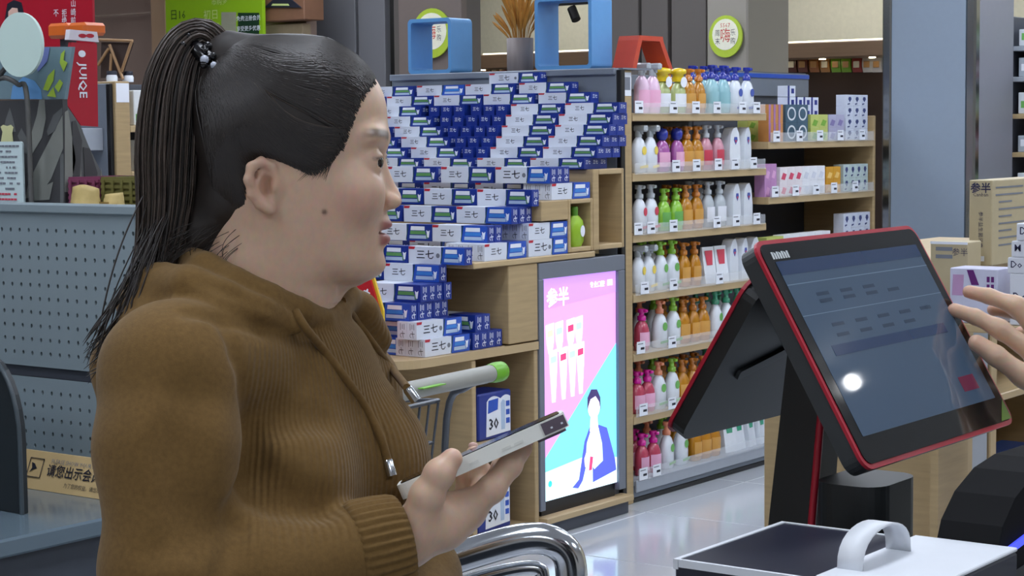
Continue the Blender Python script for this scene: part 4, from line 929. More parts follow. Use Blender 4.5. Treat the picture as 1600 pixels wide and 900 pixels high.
for px0, px1, py0, lab in ((111, 157, 289, 'creased tan paper bag before the mauve basket'), (162, 194, 301, 'small tan printed bag before the olive basket')):
    y = 2.44; a = at(px0, 317, 1, y); c = at(px1, py0, 1, y); w, h = c[0] - a[0], c[2] - ZB
    t = thing('snack_bag', lab, 'bag', (a[0], y, ZB)); b = MB(); nx, nz = 8, 6; vs = []
    for s2 in (-1, 1):
        for j in range(nz + 1):
            for i in range(nx + 1):
                u_, v_ = i / nx, j / nz; bul = .022 * sin(pi * u_) * (1 - v_ * .8) + .002
                top = 1 - (.25 * abs(u_ - .4) if px0 < 150 else .12 * (1 - u_)); vs.append((w * (u_ * (1 - .14 * v_) + .07 * v_), s2 * bul + random.uniform(-.002, .002), h * v_ * top + .0005))
    n = (nx + 1) * (nz + 1); fs = []
    for j in range(nz):
        for i in range(nx):
            k = j * (nx + 1) + i; fs += [(k, k + 1, k + nx + 2, k + nx + 1), (n + k + 1, n + k, n + k + nx + 1, n + k + nx + 2)]
    for j in range(nz): k = j * (nx + 1); fs += [(k + nx + 1, n + k + nx + 1, n + k, k), (k + nx, n + k + nx, n + k + 2 * nx + 1, k + 2 * nx + 1)]
    for i in range(nx): k = nz * (nx + 1) + i; fs += [(k, k + 1, n + k + 1, n + k)]; k = i; fs += [(k + 1, k, n + k, n + k + 1)]
    b.add(vs, fs, TAN, True); b.build('bag_body', t)
    if px0 > 150: MB().box((w * .3, -.0255, h * .3), (w * .75, -.0245, h * .55), mat('bag_print', (150, 120, 60), .6)).build('bag_print', t)

# ---- shelf unit far behind at the left
pk = dep(184, 300, 8.6); XK = pk[0]; YK = pk[1]
fu = thing('left_shelf_unit', 'wooden and grey shelf unit behind the red side panel', 'shelf unit', (XK, YK, 0)); K1 = Vector((XK, YK, 0))
fp = lambda n, lo, hi, m, bev=.003: part(n, fu, lo, hi, m, bev, K1)
zk = at(190, 127, 0, XK)[2]; yk2 = at(204, 200, 0, XK)[1]
fp('end_panel', (XK - .45, YK, 0), (XK, yk2, zk), WOOD)
fp('grey_end', (XK - .45, YK - .02, 0), (XK - .04, YK - .002, zk - .01), GREY)
fp('slotted_upright', (XK - .038, YK - .02, 0), (XK - .012, YK - .002, zk - .01), BLACK)
fp('angled_tray', (XK - .40, YK - .14, at(160, 235, 1, YK)[2]), (XK - .06, YK - .021, at(160, 200, 1, YK)[2]), GREYL)
fp('back_panel', (XK - .42, yk2, 0), (XK - .40, yk2 + 1.2, zk), GREYD)
for py in (196, 268, 340): z = at(206, py, 0, XK)[2]; fp('shelf_board', (XK - .39, yk2 + .001, z - .03), (XK - .002, yk2 + 1.2, z), WOODH)
fp('base', (XK - .39, yk2 + .001, 0), (XK - .02, yk2 + 1.2, .1), GREYL)
fp('tag_card', (XK + .0005, YK + .005, at(190, 160, 0, XK)[2]), (XK + .002, yk2 - .005, at(190, 130, 0, XK)[2]), WHITE, .0004)
z1, z2b = at(206, 196, 0, XK)[2] + .0006, at(206, 268, 0, XK)[2] + .0006
for q in range(6):
    y = yk2 + .05 + q * .11
    for z, nm, hh in ((z1, 'white and green carton', .17), (z2b, 'white carton with dark ovals', .15)):
        t = thing('tissue_carton', f'{nm} on the left shelf unit, {ORD[q]} from the end panel', 'carton', (XK - .03, y, z), 0, 'cartons on the left shelf unit')
        MB().box((-.1, 0, 0), (0, .095, hh * .92), mat('carton_white', (222, 226, 226), .5), bev=.003).build('carton_body', t)
        b = MB(); Fm = frame((.0004, 0, 0), (0, 1, 0), (0, 0, 1))
        if z == z1: b.prism([(.01, .02), (.085, .02), (.085, .06), (.01, .05)], .0006, LBG, Fm)
        else: b.prism(oval(.05, .04, 14, .047, .09), .0006, INK, Fm)
        b.build('carton_print', t)
for px, nm in ((175, 'left'), (200, 'right')):
    q = at(px, 127, 0, XK - .1); t = thing('small_jar', f'white jar with dark cap on top of the left shelf unit, {nm} one', 'jar', (XK - .1, max(q[1], YK + .03), zk + .0006))
    MB().lathe([(.025, 0), (.026, .02), (.022, .03)], BW, n=14).build('jar_body', t); MB().lathe([(.023, .03), (.023, .045), (.02, .048)], INK, n=14).build('cap', t)
BRN = mat('easel_brown', (170, 134, 96), .6, var=.1); 
q0 = at(150, 122, 1, YK + .12)
t = thing('wooden_easel', 'small brown wooden easel frame on the left shelf unit', 'easel', (XK - .25, YK + .12, zk + .0006))
def ez(px, py): q = at(px, py, 1, YK + .12); return (q[0] - XK + .25, 0, max(q[2] - zk, .004))
for nm, a, c in (('top_rail', (152, 62), (207, 64)), ('right_rail', (206, 64), (190, 112)), ('prop', (171, 70), (192, 124)), ('left_rail', (170, 76), (153, 102)), ('centre_prop', (174, 84), (172, 122))):
    MB().tube([ez(*a), ez(*c)], .007, BRN, 6).build(nm, t)
MB().prism([(ez(*p)[0], ez(*p)[2]) for p in [(154, 66), (204, 67), (186, 122), (153, 122)]], .004, mat('easel_dark', (60, 44, 38), .7), frame((0, .02, 0), (1, 0, 0), (0, 0, 1))).build('dark_board', t)

# ---- far left wall: post, green hanging sign, brown cupboard
yw = 9.4
def wbox(name, px0, px1, py0, py1, y, th, m, par=None, z0_=None, **k):
    a = at(px0, py1, 1, y); c = at(px1, py0, 1, y)
    return MB().box((a[0], y, a[2] if z0_ is None else z0_), (c[0], y + th, c[2]), m, bev=.004).build(name, par, **k)
a = at(-150, 100, 1, yw + .2); c = at(478, 0, 1, yw + .2)
MB().box((a[0], yw + .2, 0), (c[0], yw + .3, ZC), mat('brown_wall', (170, 146, 132), .7, var=.05, scale=3)).build('wall_partition', kind='structure')
po = MB().box((at(236, 60, 1, yw)[0], yw, 0), (at(259, 60, 1, yw)[0], yw + .12, ZC), mat('post_tan', (190, 156, 124), .6, var=.08, scale=4), bev=.006).build('trim_post', kind='structure')
wbox('trim_shelf_beam', 140, 234, 20, 25, yw + .06, .1, mat('beam_tan', (186, 164, 146), .6), kind='structure')
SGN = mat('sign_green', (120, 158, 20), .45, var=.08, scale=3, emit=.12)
a = at(260, 66, 1, yw - .1); c = at(408, -60, 1, yw - .1)
t = thing('green_hanging_sign', 'lime green promotion sign hanging behind the ponytail', 'sign', (a[0], yw - .1, a[2]))
w, h = c[0] - a[0], c[2] - a[2]
MB().box((0, 0, 0), (w, .03, h), SGN).build('sign_board', t)
def sq(px, py): q = at(px, py, 1, yw - .1); return (q[0] - a[0], q[2] - a[2])
b = MB(); SDG = mat('sign_dark_green', (16, 52, 28), .5); LGT = mat('sign_pale_ink', (190, 204, 130), .5)
def stext(px, py, s_, sz, m): u_, v_ = sq(px, py); MB().text(s_, sz, m, frame((u_, -.002, v_), (1, 0, 0), (0, 0, 1))).build('sign_writing', t)
stext(278, 24, '日16', .075, SDG); stext(330, 24, '初日', .07, LGT); stext(336, 42, '会员', .05, LGT); stext(343, 3, '市购多', .05, LGT)
MB().prism([sq(*p) for p in [(372, 54), (405, 54), (405, 20), (372, 20)]], .001, SDG, frame((0, -.0004, 0), (1, 0, 0), (0, 0, 1))).build('dark_panel', t)
stext(388.5, 29, '免费注册会员', .036, WHITE); stext(388.5, 45, '享受更多优惠', .036, WHITE)
MB().prism([sq(*p) for p in [(346, 53), (369, 53), (369, 19), (346, 19)]], .001, mat('sign_grey_patch', (150, 150, 128), .5), frame((0, -.0004, 0), (1, 0, 0), (0, 0, 1))).build('grey_patch', t)
for px in (280, 390): u_, v_ = sq(px, -60); MB().tube([(u_, .015, h), (u_, .015, ZC - a[2])], .005, INK, 5).build('hanging_cord', t)
a = at(412, 34, 1, yw); c = at(474, -60, 1, yw)
t = thing('brown_wall_cupboard', 'brown wall cupboard with a dark peaked sign right of the green sign', 'cupboard', (a[0], yw, a[2])); w, h = c[0] - a[0], c[2] - a[2]
MB().box((0, 0, 0), (w, .19, h), mat('cupboard_brown', (120, 84, 62), .6), bev=.005).build('cupboard_body', t)
def cq(px, py): q = at(px, py, 1, yw); return (q[0] - a[0], q[2] - a[2])
MB().prism([cq(*p) for p in [(414, 12), (472, 12), (455, -2), (430, -2)]], .01, INK, frame((0, -.0004, 0), (1, 0, 0), (0, 0, 1))).build('peaked_sign', t)
MB().prism([cq(*p) for p in [(426, 9), (454, 9), (452, 6), (428, 6)]], .002, LGT, frame((0, -.011, 0), (1, 0, 0), (0, 0, 1))).build('sign_line', t)
wbox('trim_lower_panel', 411, 473, 36, 70, yw + .1, .08, mat('panel_sand', (180, 160, 130), .6), z0_=0, kind='structure')
# ================================================================ RIGHT: POS TERMINAL, COUNTER THINGS, CARTONS
PT = dep(1175, 378, 1.94)                       # top left corner of the touch screen
eY = Vector((0, 1, 0)); eV = Vector((.5, 0, -.866)).normalized(); eN = eY.cross(eV) * -1
if eN.x < 0: eN = -eN
SW, SH = .372, .252
ZP = .93                                         # checkout table under the terminal
pos = thing('pos_terminal', 'black touch screen till with red edging and a second rear display', 'till', (PT[0], PT[1] + SW / 2, ZP + .0006)); P0_ = Vector((PT[0], PT[1] + SW / 2, ZP + .0006))
REDE = mat('till_red_edge', (176, 32, 52), .35); TILL = mat('till_black', (30, 33, 34), .42, var=.06); TILG = mat('till_grey', (52, 56, 58), .45)
Pt = Vector(PT) - P0_
M = frame(Pt + eY * SW / 2 + eV * SH / 2, eY, -eV)      # z = outward normal of the glass
MB().prism(rrect(SW, SH, .016, 6), .0035, REDE, M @ Matrix.Translation((0, 0, -.0035))).build('red_rim', pos)
MB().prism(rrect(SW - .004, SH - .004, .016, 6), .018, TILG, M @ Matrix.Translation((0, 0, -.0220))).build('screen_housing', pos)
GL = mat('till_glass', (10, 12, 15), .06, var=0, spec=.5)
gl = MB().prism(rrect(SW - .010, SH - .010, .012, 6), .0012, GL, M @ Matrix.Translation((0, 0, .0))).build('glass', pos)
UIA = mat('ui_slate', (60, 78, 98), .03, var=.05, scale=6, emit=.20, spec=.5); UIB = mat('ui_dark_blue', (36, 54, 84), 0.03, var=0, emit=.22); UIL = mat('ui_line', (96, 116, 136), 0.03, var=0, emit=.25); UIT = mat('ui_text', (44, 60, 80), 0.03, var=0, emit=.1); UIR = mat('ui_maroon', (96, 40, 62), 0.03, var=0, emit=.25); UIW = mat('ui_white', (170, 176, 180), .3, var=0, emit=.2)
iw, ih = SW - .044, SH - .058; oy = .004
ui = MB().prism(rrect(iw, ih, .001, 2), .0003, UIA, M @ Matrix.Translation((.001, oy, .0012))).build('screen_image', pos)
b = MB()
def ub(x0, x1, y0, y1, m, q=1): b.prism([(x0 * iw, y0 * ih), (x1 * iw, y0 * ih), (x1 * iw, y1 * ih), (x0 * iw, y1 * ih)], .0002, m, M @ Matrix.Translation((.001, oy, .0013 + .0003 * q)))
ub(-.5, .5, .42, .5, UIB); ub(-.5, .5, .36, .365, UIL); ub(-.5, .5, .18, .184, UIL); ub(-.42, .40, -.06, .0, UIB)
for r_, n in ((.28, 3), (.24, 4), (.10, 5), (.04, 4)):
    for q in range(n): ub(-.35 + q * .16, -.30 + q * .16 + .03, r_, r_ + .02, UIT)
b.build('screen_lines', pos)
b = MB(); ub(.30, .42, -.42, -.33, UIR, 1); b.build('screen_button', pos)
b = MB()
for q in range(7): b.prism([(-SW / 2 + .022 + q * .0052, SH / 2 - .022), (-SW / 2 + .0255 + q * .0052, SH / 2 - .022), (-SW / 2 + .0262 + q * .0052, SH / 2 - .014 - .002 * (q % 2)), (-SW / 2 + .0225 + q * .0052, SH / 2 - .014)], .0002, UIW, M @ Matrix.Translation((0, 0, .0013)))
b.build('maker_mark', pos)
MB().prism([(SW / 2 - .035, -SH / 2 + .006), (SW / 2 - .008, -SH / 2 + .006), (SW / 2 - .006, -SH / 2 + .03)], .0003, mat('sticker_lime', (96, 130, 24), .4), M @ Matrix.Translation((0, 0, .0013))).build('corner_sticker', pos)
# rear customer display leaning the other way
eV2 = Vector((-.52, 0, -.854)).normalized(); Rt = Vector(at(1172, 436, 1, PT[1] + .02)) - P0_
RW, RH = .31, .195
M2 = frame(Rt + eY * RW / 2 + eV2 * RH / 2, eY, -eV2)   # z points up towards the camera side = its back
MB().prism(rrect(RW, RH, .02, 6), .004, REDE, M2 @ Matrix.Translation((0, 0, -.004))).build('rear_red_rim', pos)
MB().prism(rrect(RW - .004, RH - .004, .02, 6), .016, TILL, M2).build('rear_housing', pos)
MB().prism(rrect(RW * .55, RH * .06, .004, 4, -.02, .01), .004, TILG, M2 @ Matrix.Translation((0, 0, .0160)) @ Matrix.Rotation(.25, 4, 'Z')).build('rear_vent_ridge', pos)
MB().prism(rrect(RW - .02, RH - .02, .012, 6), .001, GL, M2 @ Matrix.Translation((0, 0, -.0052))).build('rear_glass', pos)
# hinge, column, base
fc = Pt + eY * SW * .5 + eV * SH * .5 - eN * .022
rc = Rt + eY * RW * .62 + eV2 * RH * .5
hg = Vector((fc.x - .03, .0, fc.z - .005))
MB().tube([rc + Vector((.03, 0, -.01)), Vector((hg.x, rc.y, hg.z))], .02, TILG, 14).build('rear_hinge', pos)
MB().tube([Vector((hg.x, -.07, hg.z)), Vector((hg.x, .07, hg.z))], .022, TILL, 16).build('hinge_barrel', pos)
# column: a leaning post, red piping down its corner
ct = hg.z
Tq = Vector(dep(1272, 590, 2.03)) - P0_; Bq = Vector(dep(1248, 850, 2.03)) - P0_
Bq = Tq + (Bq - Tq) * ((Tq.z - .029) / (Tq.z - Bq.z)); Tq = Tq + (Tq - Bq) * .12
vs = [c + Vector((sx_ * r_, sy_ * r_, 0)) for c, r_ in ((Bq, .027), (Tq, .022)) for sx_, sy_ in ((-1, -1), (1, -1), (1, 1), (-1, 1))]
MB().add(vs, [(3, 2, 1, 0), (4, 5, 6, 7)] + [(i, (i + 1) % 4, 4 + (i + 1) % 4, 4 + i) for i in range(4)], TILL).build('column', pos)
MB().tube([vs[1] + Vector((.001, -.001, 0)), vs[5] + Vector((.001, -.001, 0))], .0042, REDE, 8).build('red_piping', pos)
MB().tube([Tq + Vector((0, 0, -.02)), Vector((hg.x, Tq.y, hg.z))], .024, TILL, 12).build('neck', pos)
x0, x1 = Bq.x - .06, Bq.x + .03
MB().prism(rrect(.20, .26, .05, 7), .028, TILL, frame((Bq.x + .02, Bq.y + .05, 0), (1, 0, 0), (0, 1, 0))).build('base_plate', pos)
# cash box like block in front of the column
bl = Vector(dep(1412, 738, 2.0)) - P0_
MB().prism(rrect(.075, .10, .025, 7), max(.05, bl.z - .03), TILL, frame((bl.x - .02, bl.y - .045, .029), (1, 0, 0), (0, 1, 0))).build('power_block', pos)
# table under the till
tb = thing('till_table', 'pale grey checkout table under the till', 'counter', (PT[0], 2.0, 0))
TT = mat('till_table_grey', (120, 128, 136), .35, var=.04)
MB().box((-1.06 - PT[0], -1.0, ZP - .04), (.62, .62, ZP), TT, bev=.005).build('table_top', tb)
MB().box((-1.04 - PT[0], -.97, .06), (.58, .58, ZP - .041), CTD, bev=.005).build('table_body', tb)
MB().box((-1.0 - PT[0], -.9, 0), (.52, .52, .059), BLACK).build('table_plinth', tb)
# gift box with white ribbon handle
D_ = 1.62
zt1 = .0
ga = at(1054, 874, 2, 1.165); gb = at(1292, 850, 2, 1.165)
zt1 = 1.165
t = thing('gift_box', 'dark navy gift box with white edges and a white strap handle', 'box', (ga[0], ga[1], ZP + .0006))
H_ = zt1 - ZP - .001
NV = mat('gift_navy', (30, 32, 48), .4, var=.06); GW = mat('gift_white', (226, 230, 236), .45, var=.02)
L_ = .20; DX = .24
MB().box((0, 0, 0), (DX, L_, H_), NV, bev=.002).build('box_body', t)
for lo, hi in (((-.001, -.001, H_ - .008), (.004, L_ + .001, H_ + .001)), ((.0045, -.001, H_ - .006), (DX - .101, .003, H_ + .001)), ((.0045, L_ - .003, H_ - .006), (DX - .101, L_ + .001, H_ + .001))): MB().box(lo, hi, GW).build('white_edge', t)
MB().box((DX - .10, .0, H_ + .0003), (DX, L_, H_ + .004), GW, bev=.001).build('white_flap', t)
n = 14; b = MB(); vs = []
for q in range(n + 1):
    a = pi * q / n
    for s_ in (-1, 1):
        vs.append((DX - .085 + s_ * .012, L_ * .42 + .046 * cos(a) * (1.05), H_ + .002 + .034 * sin(a) ** .7))
b.add(vs, [(2 * q, 2 * q + 1, 2 * q + 3, 2 * q + 2) for q in range(n)], GW, True)
hd = b.build('strap_handle', t); sm = hd.modifiers.new('thick', 'SOLIDIFY'); sm.thickness = .002; sm.offset = 0
# dark scanner at the lower right with a blue light bar
q = dep(1545, 850, 1.80)
t = thing('black_scanner', 'black barcode printer with a blue light bar at the lower right corner', 'scanner', (q[0], q[1] + .05, ZP + .0006))
hz = at(1540, 775, 0, q[0])[2] - ZP
SCB = mat('scanner_black', (12, 12, 14), .8, spec=.2)
MB().prism([(-.075, 0), (.20, 0), (.20, hz + .014), (.07, hz + .016), (.02, hz + .010), (-.025, hz - .006), (-.055, hz - .028), (-.072, hz - .06)], .06, SCB, frame((-.045, 0, 0), (0, 1, 0), (0, 0, 1))).build('housing', t)
MB().prism([(-.05, .02), (.17, .02), (.17, hz - .06), (-.04, hz - .075)], .006, BLACK, frame((.0102, 0, 0), (0, 1, 0), (0, 0, 1))).build('front_door', t)
MB().box((.0165, -.02, hz - .052), (.0185, .09, hz - .044), mat('blue_light', (60, 70, 220), .3, var=0, emit=1.2)).build('light_bar', t).rotation_euler = (.12, 0, 0)

# ---- wooden promo stand with cartons on the right
DS = 4.7
pA = dep(1513, 415, DS); YA = pA[1]; ZS = pA[2]
pL = at(1400, 650, 1, YA + .0)[0]; XE = at(1506, 640, 1, YA)[0]
st = thing('promo_stand', 'wooden promotion stand with cartons behind the till screen', 'display stand', (XE, YA, 0)); T0 = Vector((XE, YA, 0))
stp = lambda n, lo, hi, m, bev=.003: part(n, st, lo, hi, m, bev, T0)
zsh = at(1595, 606, 0, XE)[2]
ya = lambda px: at(px, 700, 0, XE)[1]
stp('end_panel', (XE - .55, YA, 0), (XE - .04, YA + .02, ZS - .02), WOOD)
stp('corner_post', (XE - .039, YA, 0), (XE, ya(1520), ZS - .02), WOODH)
stp('grey_panel', (XE - .03, ya(1521), 0), (XE - .004, ya(1545), ZS - .02), GREYL)
stp('inner_post', (XE - .039, ya(1547), 0), (XE, ya(1557), ZS - .02), WOODH)
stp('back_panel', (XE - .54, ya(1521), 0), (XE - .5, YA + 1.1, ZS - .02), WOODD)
stp('top_board', (XE - .56, YA - .01, ZS - .02), (XE + .006, YA + 1.1, ZS), WOODH)
stp('shelf_board', (XE - .49, ya(1558), zsh - .02), (XE, YA + 1.09, zsh), WOODH)
zs2 = at(1580, 776, 0, XE - .02)[2]
stp('shelf_board', (XE - .49, ya(1558), zs2 - .02), (XE, YA + 1.09, zs2), WOODH)
stp('far_end_panel', (XE - .55, YA + 1.091, 0), (XE, YA + 1.11, ZS - .021), WOOD)
KR = mat('carton_kraft', (186, 172, 138), .55, var=.05); KRD = mat('carton_side', (170, 168, 140), .55, var=.05); NVI = mat('ink_navy', (40, 40, 74), .6)
xA = at(1550, 350, 1, YA + .01)[0]; xA0 = at(1514, 350, 1, YA + .01)[0]; hA = at(1550, 282, 1, YA + .01)[2] - ZS
def carton(name, loc, w, d, h, m, label, cat, txt=None):
    t = thing(name, label, cat, loc); MB().box((0, 0, 0), (w, d, h), m, bev=.002).build('carton_body', t); return t
t = carton('kraft_carton', (xA0, YA + .01, ZS + .0006), xA - xA0, .30, hA, KR, 'tall kraft carton with navy writing on the wooden promotion stand', 'carton')
w = xA - xA0; b = MB(); Ff = lambda x, z: frame((x, -.0006, z), (1, 0, 0), (0, 0, 1)); Fs = lambda y, z: frame((w + .0006, y, z), (0, 1, 0), (0, 0, 1))
b.text('参半', .026, NVI, Ff(w * .5, hA * .90), off=.02); b.text('Canban', .013, NVI, Ff(w * .5, hA * .83)); b.build('brand_writing', t)
MB().text('参半益生菌牙膏', .0125, NVI, frame((w * .5, -.0006, hA * .42), (0, 0, -1), (1, 0, 0))).build('vertical_writing', t)
MB().box((w * .32, -.0008, hA * .05), (w * .68, -.0004, hA * .11), WHITE).build('white_patch', t)
MB().text('参半', .026, NVI, Fs(.27, hA * .88)).build('side_brand_writing', t); b = MB()
for r_ in range(9):
    b.box((w + .0002, .02 + (.02 if r_ > 1 else 0), hA * (.9 - .085 * r_)), (w + .0008, .02 + (.17 if r_ < 2 else .10 + .08 * (r_ % 2)), hA * (.92 - .085 * r_)), PGREY)
b.build('side_writing', t)
# second kraft carton lower, lilac and white box, white boxes stacked
yB = YA - .22
def stand2():
    z = at(1500, 505, 1, yB)[2]
    s2 = thing('side_table', 'low wooden side table in front of the promotion stand', 'display table', (XE, yB, 0))
    xa = at(1440, 500, 1, yB)[0]; zt_ = z
    MB().box((xa - XE, 0, zt_ - .02), (at(1640, 500, 1, yB)[0] - XE, .19, zt_), WOODH, bev=.002).build('table_top', s2)
    MB().box((xa - XE + .02, .01, 0), (xa - XE + .04, .18, zt_ - .021), WOOD).build('table_side', s2)
    x2 = at(1640, 500, 1, yB)[0] - XE
    MB().box((x2 - .04, .01, 0), (x2 - .02, .18, zt_ - .021), WOOD).build('table_side', s2)
    return zt_
z2t = stand2()
a = at(1453, 480, 1, yB + .1); c = at(1512, 379, 1, yB + .1)
t = carton('kraft_carton', (a[0], yB + .10, z2t + .0006), c[0] - a[0], .08, c[2] - z2t, KR, 'lower kraft carton beside the upper right edge of the till screen', 'carton')
b = MB(); w = c[0] - a[0]; h = c[2] - z2t
b.text('参半', .02, NVI, frame((w * .80, -.0006, h * .86), (1, 0, 0), (0, 0, 1)))
for r_ in range(2): MB().box((w * .15, -.0008, h * (.88 - .10 * r_)), (w * .6, -.0003, h * (.93 - .10 * r_)), PGREY).build('grey_line', t)
b.build('front_writing', t); MB().box((0, -.001, h - .006), (w, -.0002, h), WHITE).build('white_strip', t)
a = at(1485, 500, 1, yB + .01); c = at(1560, 421, 1, yB + .01); w = c[0] - a[0]; h = c[2] - z2t
LIL = mat('carton_lilac_white', (206, 206, 226), .5); PUR = mat('ink_purple', (98, 30, 110), .5); LPK = mat('ink_pink', (190, 150, 190), .5)
t = carton('lilac_carton', (a[0], yB + .005, z2t + .0006), w, .085, h, LIL, 'white and lilac carton with a purple slanted mark beyond the fingers', 'carton')
b = MB(); Fm = frame((0, -.0004, 0), (1, 0, 0), (0, 0, 1))
b.prism([(w * .36, h * .97), (w * .50, h * .97), (w * .62, h * .70), (w * .46, h * .70)], .0006, PUR, Fm); b.prism([(w * .05, h * .5), (w * .28, h * .5), (w * .30, h * .88), (w * .07, h * .88)], .0006, LPK, Fm)
for q in range(4): b.box((w * (.78 + .09 * (q % 2)), -.001, h * (.62 + .14 * (q // 2))), (w * (.84 + .09 * (q % 2)), -.0003, h * (.72 + .14 * (q // 2))), PUR)
b.build('front_print', t)
DR = mat('carton_cool_white', (222, 224, 232), .45, var=.02); k = 0
for px, py0, py1, yo, s_ in ((1577, 430, 505, .01, 'Doctor'), (1568, 452, 505, -.06, 'Dr'), (1574, 404, 430, .01, 'Do'), (1580, 378, 404, .01, 'M'), (1588, 350, 378, .01, 'Dr')):
    y = yB + yo; a = at(px, py1, 1, y); c = at(px + 70, py0, 1, y)
    zb = z2t if k < 2 else ztop
    h = c[2] - zb - .0008; w = .11
    if yo < 0: 
        k += 1; continue
    t = carton('white_carton', (a[0], y, zb + .0006), w, .08, h, DR, f'white lettered carton at the right edge, {["lowest", "", "second", "third", "topmost"][k]} of its stack', 'carton'); t['group'] = 'white cartons at the right edge'
    MB().text(s_, min(.026, h * .6), NVI, frame((w * .06, -.0006, h * .55), (1, 0, 0), (0, 0, 1)), 'LEFT', off=.01).build('front_writing', t)
    ztop = zb + .0006 + h; k += 1
a = at(1562, 776, 0, XE - .03)
t = thing('blue_brush_box', 'blue boxed brush set on the low shelf of the promotion stand', 'box', (XE - .03, a[1], zs2 + .0006))
h = at(1580, 712, 0, XE - .03)[2] - zs2
MB().box((-.12, 0, 0), (0, .3, h), mat('brush_box_blue', (40, 84, 160), .4), bev=.002).build('box_body', t)
MB().box((.0003, .03, h * .62), (.004, .16, h * .80), mat('brush_box_azure', (90, 150, 210), .4), bev=.001).build('brush_window', t)
MB().box((.0045, .035, h * .65), (.010, .07, h * .77), WHITE, bev=.002).build('brush_head', t)
MB().text('AALA', .022, WHITE, frame((.0006, .055, h * .42), (0, 1, 0), (0, 0, 1))).build('box_lettering', t)

# ---- far right shelf with products
xq = at(1577, 200, 1, 9.6)[0]
fr = thing('right_shelf_unit', 'shelf unit of small toiletries at the far right edge', 'shelf unit', (xq, 9.6, 0)); R0 = Vector((xq, 9.6, 0))
part('side_panel', fr, (xq - .02, 9.6, 0), (xq, 10.0, 2.1), GREYD, .003, R0); part('back_panel', fr, (xq + .001, 9.98, 0), (xq + 1.2, 10.0, 2.1), GREYD, .003, R0)
k = 0
for py in (72, 120, 178, 238, 300, 370):
    z = at(1590, py, 1, 9.62)[2]; part('shelf_board', fr, (xq + .001, 9.62, z - .025), (xq + 1.2, 9.975, z), WOODH if py > 150 else GREYL, .002, R0)
    for q in range(4):
        c_ = [(214, 220, 226), (150, 30, 60), (200, 206, 120), (170, 180, 190), (120, 160, 90), (230, 230, 236)][(k * 3 + q * 2) % 6]; n_ = ['white', 'crimson', 'lime', 'silver', 'green', 'pale'][(k * 3 + q * 2) % 6]
        t = thing('toiletry_box', f'{n_} toiletry box, {ORD[q]} along the {ORD[k]} shelf of the far right unit', 'box', (xq + .03 + q * .11, 9.64, z + .0006), 0, 'boxes on the far right unit')
        MB().box((0, 0, 0), (.09, .1, .085 + .012 * ((k + q) % 3)), mat('toiletry_' + n_, c_, .4), bev=.003).build('box_body', t)
        MB().box((.015, -.001, .03), (.075, -.0003, .065), WHITE if n_ != 'white' else LBG).build('label_patch', t)
    k += 1

# ================================================================ GATE RAIL AND CART
ch = [dep(*p) for p in [(560, 930, 2.6), (650, 893, 2.6), (760, 857, 2.6), (822, 842, 2.6), (862, 846, 2.6), (886, 866, 2.6), (893, 900, 2.6), (893, 960, 2.6)]]
base = np.array([ch[-1][0], ch[-1][1], 0])
t = thing('chrome_gate_rail', 'polished chrome tube rail bent down at its end beside the hand', 'rail', tuple(base))
P = spline([c - base for c in ch], 6); P.append(np.array([P[-1][0], P[-1][1], .012]))
MB().tube(P, .0215, CHROME, 20).build('outer_tube', t)
P2 = [P[0] * 1.0]; end = np.array([P[0][0], P[0][1], .012])
MB().tube([P[0] + np.array([.05, 0, 0]) * 0, end], .0215, CHROME, 16).build('far_post', t)
inn = [dep(*p) - base for p in [(590, 962, 2.62), (700, 918, 2.62), (790, 892, 2.62), (838, 888, 2.62), (848, 906, 2.62), (848, 960, 2.62)]]
MB().tube(spline(inn, 6), .010, CHROME, 14).build('inner_rod', t)
MB().lathe([(.05, 0), (.05, .008), (.024, .012)], CHROME, n=20).build('floor_flange', t)
MB().lathe([(.05, 0), (.05, .008), (.024, .012)], CHROME, (end[0], end[1], 0), n=20).build('floor_flange', t)
zh = 1.04
A1 = at(585, 622, 2, zh); A2 = at(783, 580, 2, zh)
t = thing('shopping_cart', 'shopping cart with pale handle and lime green grip ends', 'cart', (A2[0], A2[1], 0)); B0 = np.array([A2[0], A2[1], 0])
h0, h1 = A1 - B0, A2 - B0; dv = (h1 - h0) / np.linalg.norm(h1 - h0); L = np.linalg.norm(h1 - h0)
LIM = mat('cart_lime', (118, 190, 50), .4); HND = mat('cart_handle_grey', (164, 164, 156), .45, var=.04); WIR = mat('cart_wire', (110, 114, 120), .35, .7)
hm = h1 - dv * .50
MB().tube([hm + dv * .03, h1 - dv * .045], .0185, HND, 16).build('handle_bar', t)
MB().tube([h1 - dv * .045, h1 - dv * .02, h1, h1 + dv * .004], [.0195, .022, .021, .012], LIM, 16).build('grip_end', t)
MB().tube([hm + dv * .03, hm, hm - dv * .004], [.0195, .022, .012], LIM, 16).build('grip_end', t)
u_ = np.array([dv[1], -dv[0], 0]); u_ = u_ if u_ @ (f0) > 0 else -u_      # cart points away from the camera
MB().box((-.001, -.001, -.001), (.08, .001, .012), LIM).build('handle_print', t).matrix_local = frame(h1 - dv * .34 + np.array([0, 0, .005]) - u_ * .0186, dv, (0, 0, 1)).to_4x4()
c0, c1 = h1 - dv * .06, hm + dv * .06
for a in (c0, c1): MB().tube(spline([a + np.array([0, 0, -.012]), a + u_ * .05 + np.array([0, 0, -.03]) , a + u_ * .10 + np.array([0, 0, -.10]), a + u_ * .12 + np.array([0, 0, -.5]), a + u_ * .2 + np.array([0, 0, -.9])], 5), .008, WIR, 10).build('side_frame', t)
def bk(s, v, dz): return c1 + (c0 - c1) * (.04 + .92 * s) + u_ * (.11 + v) + np.array([0, 0, dz])
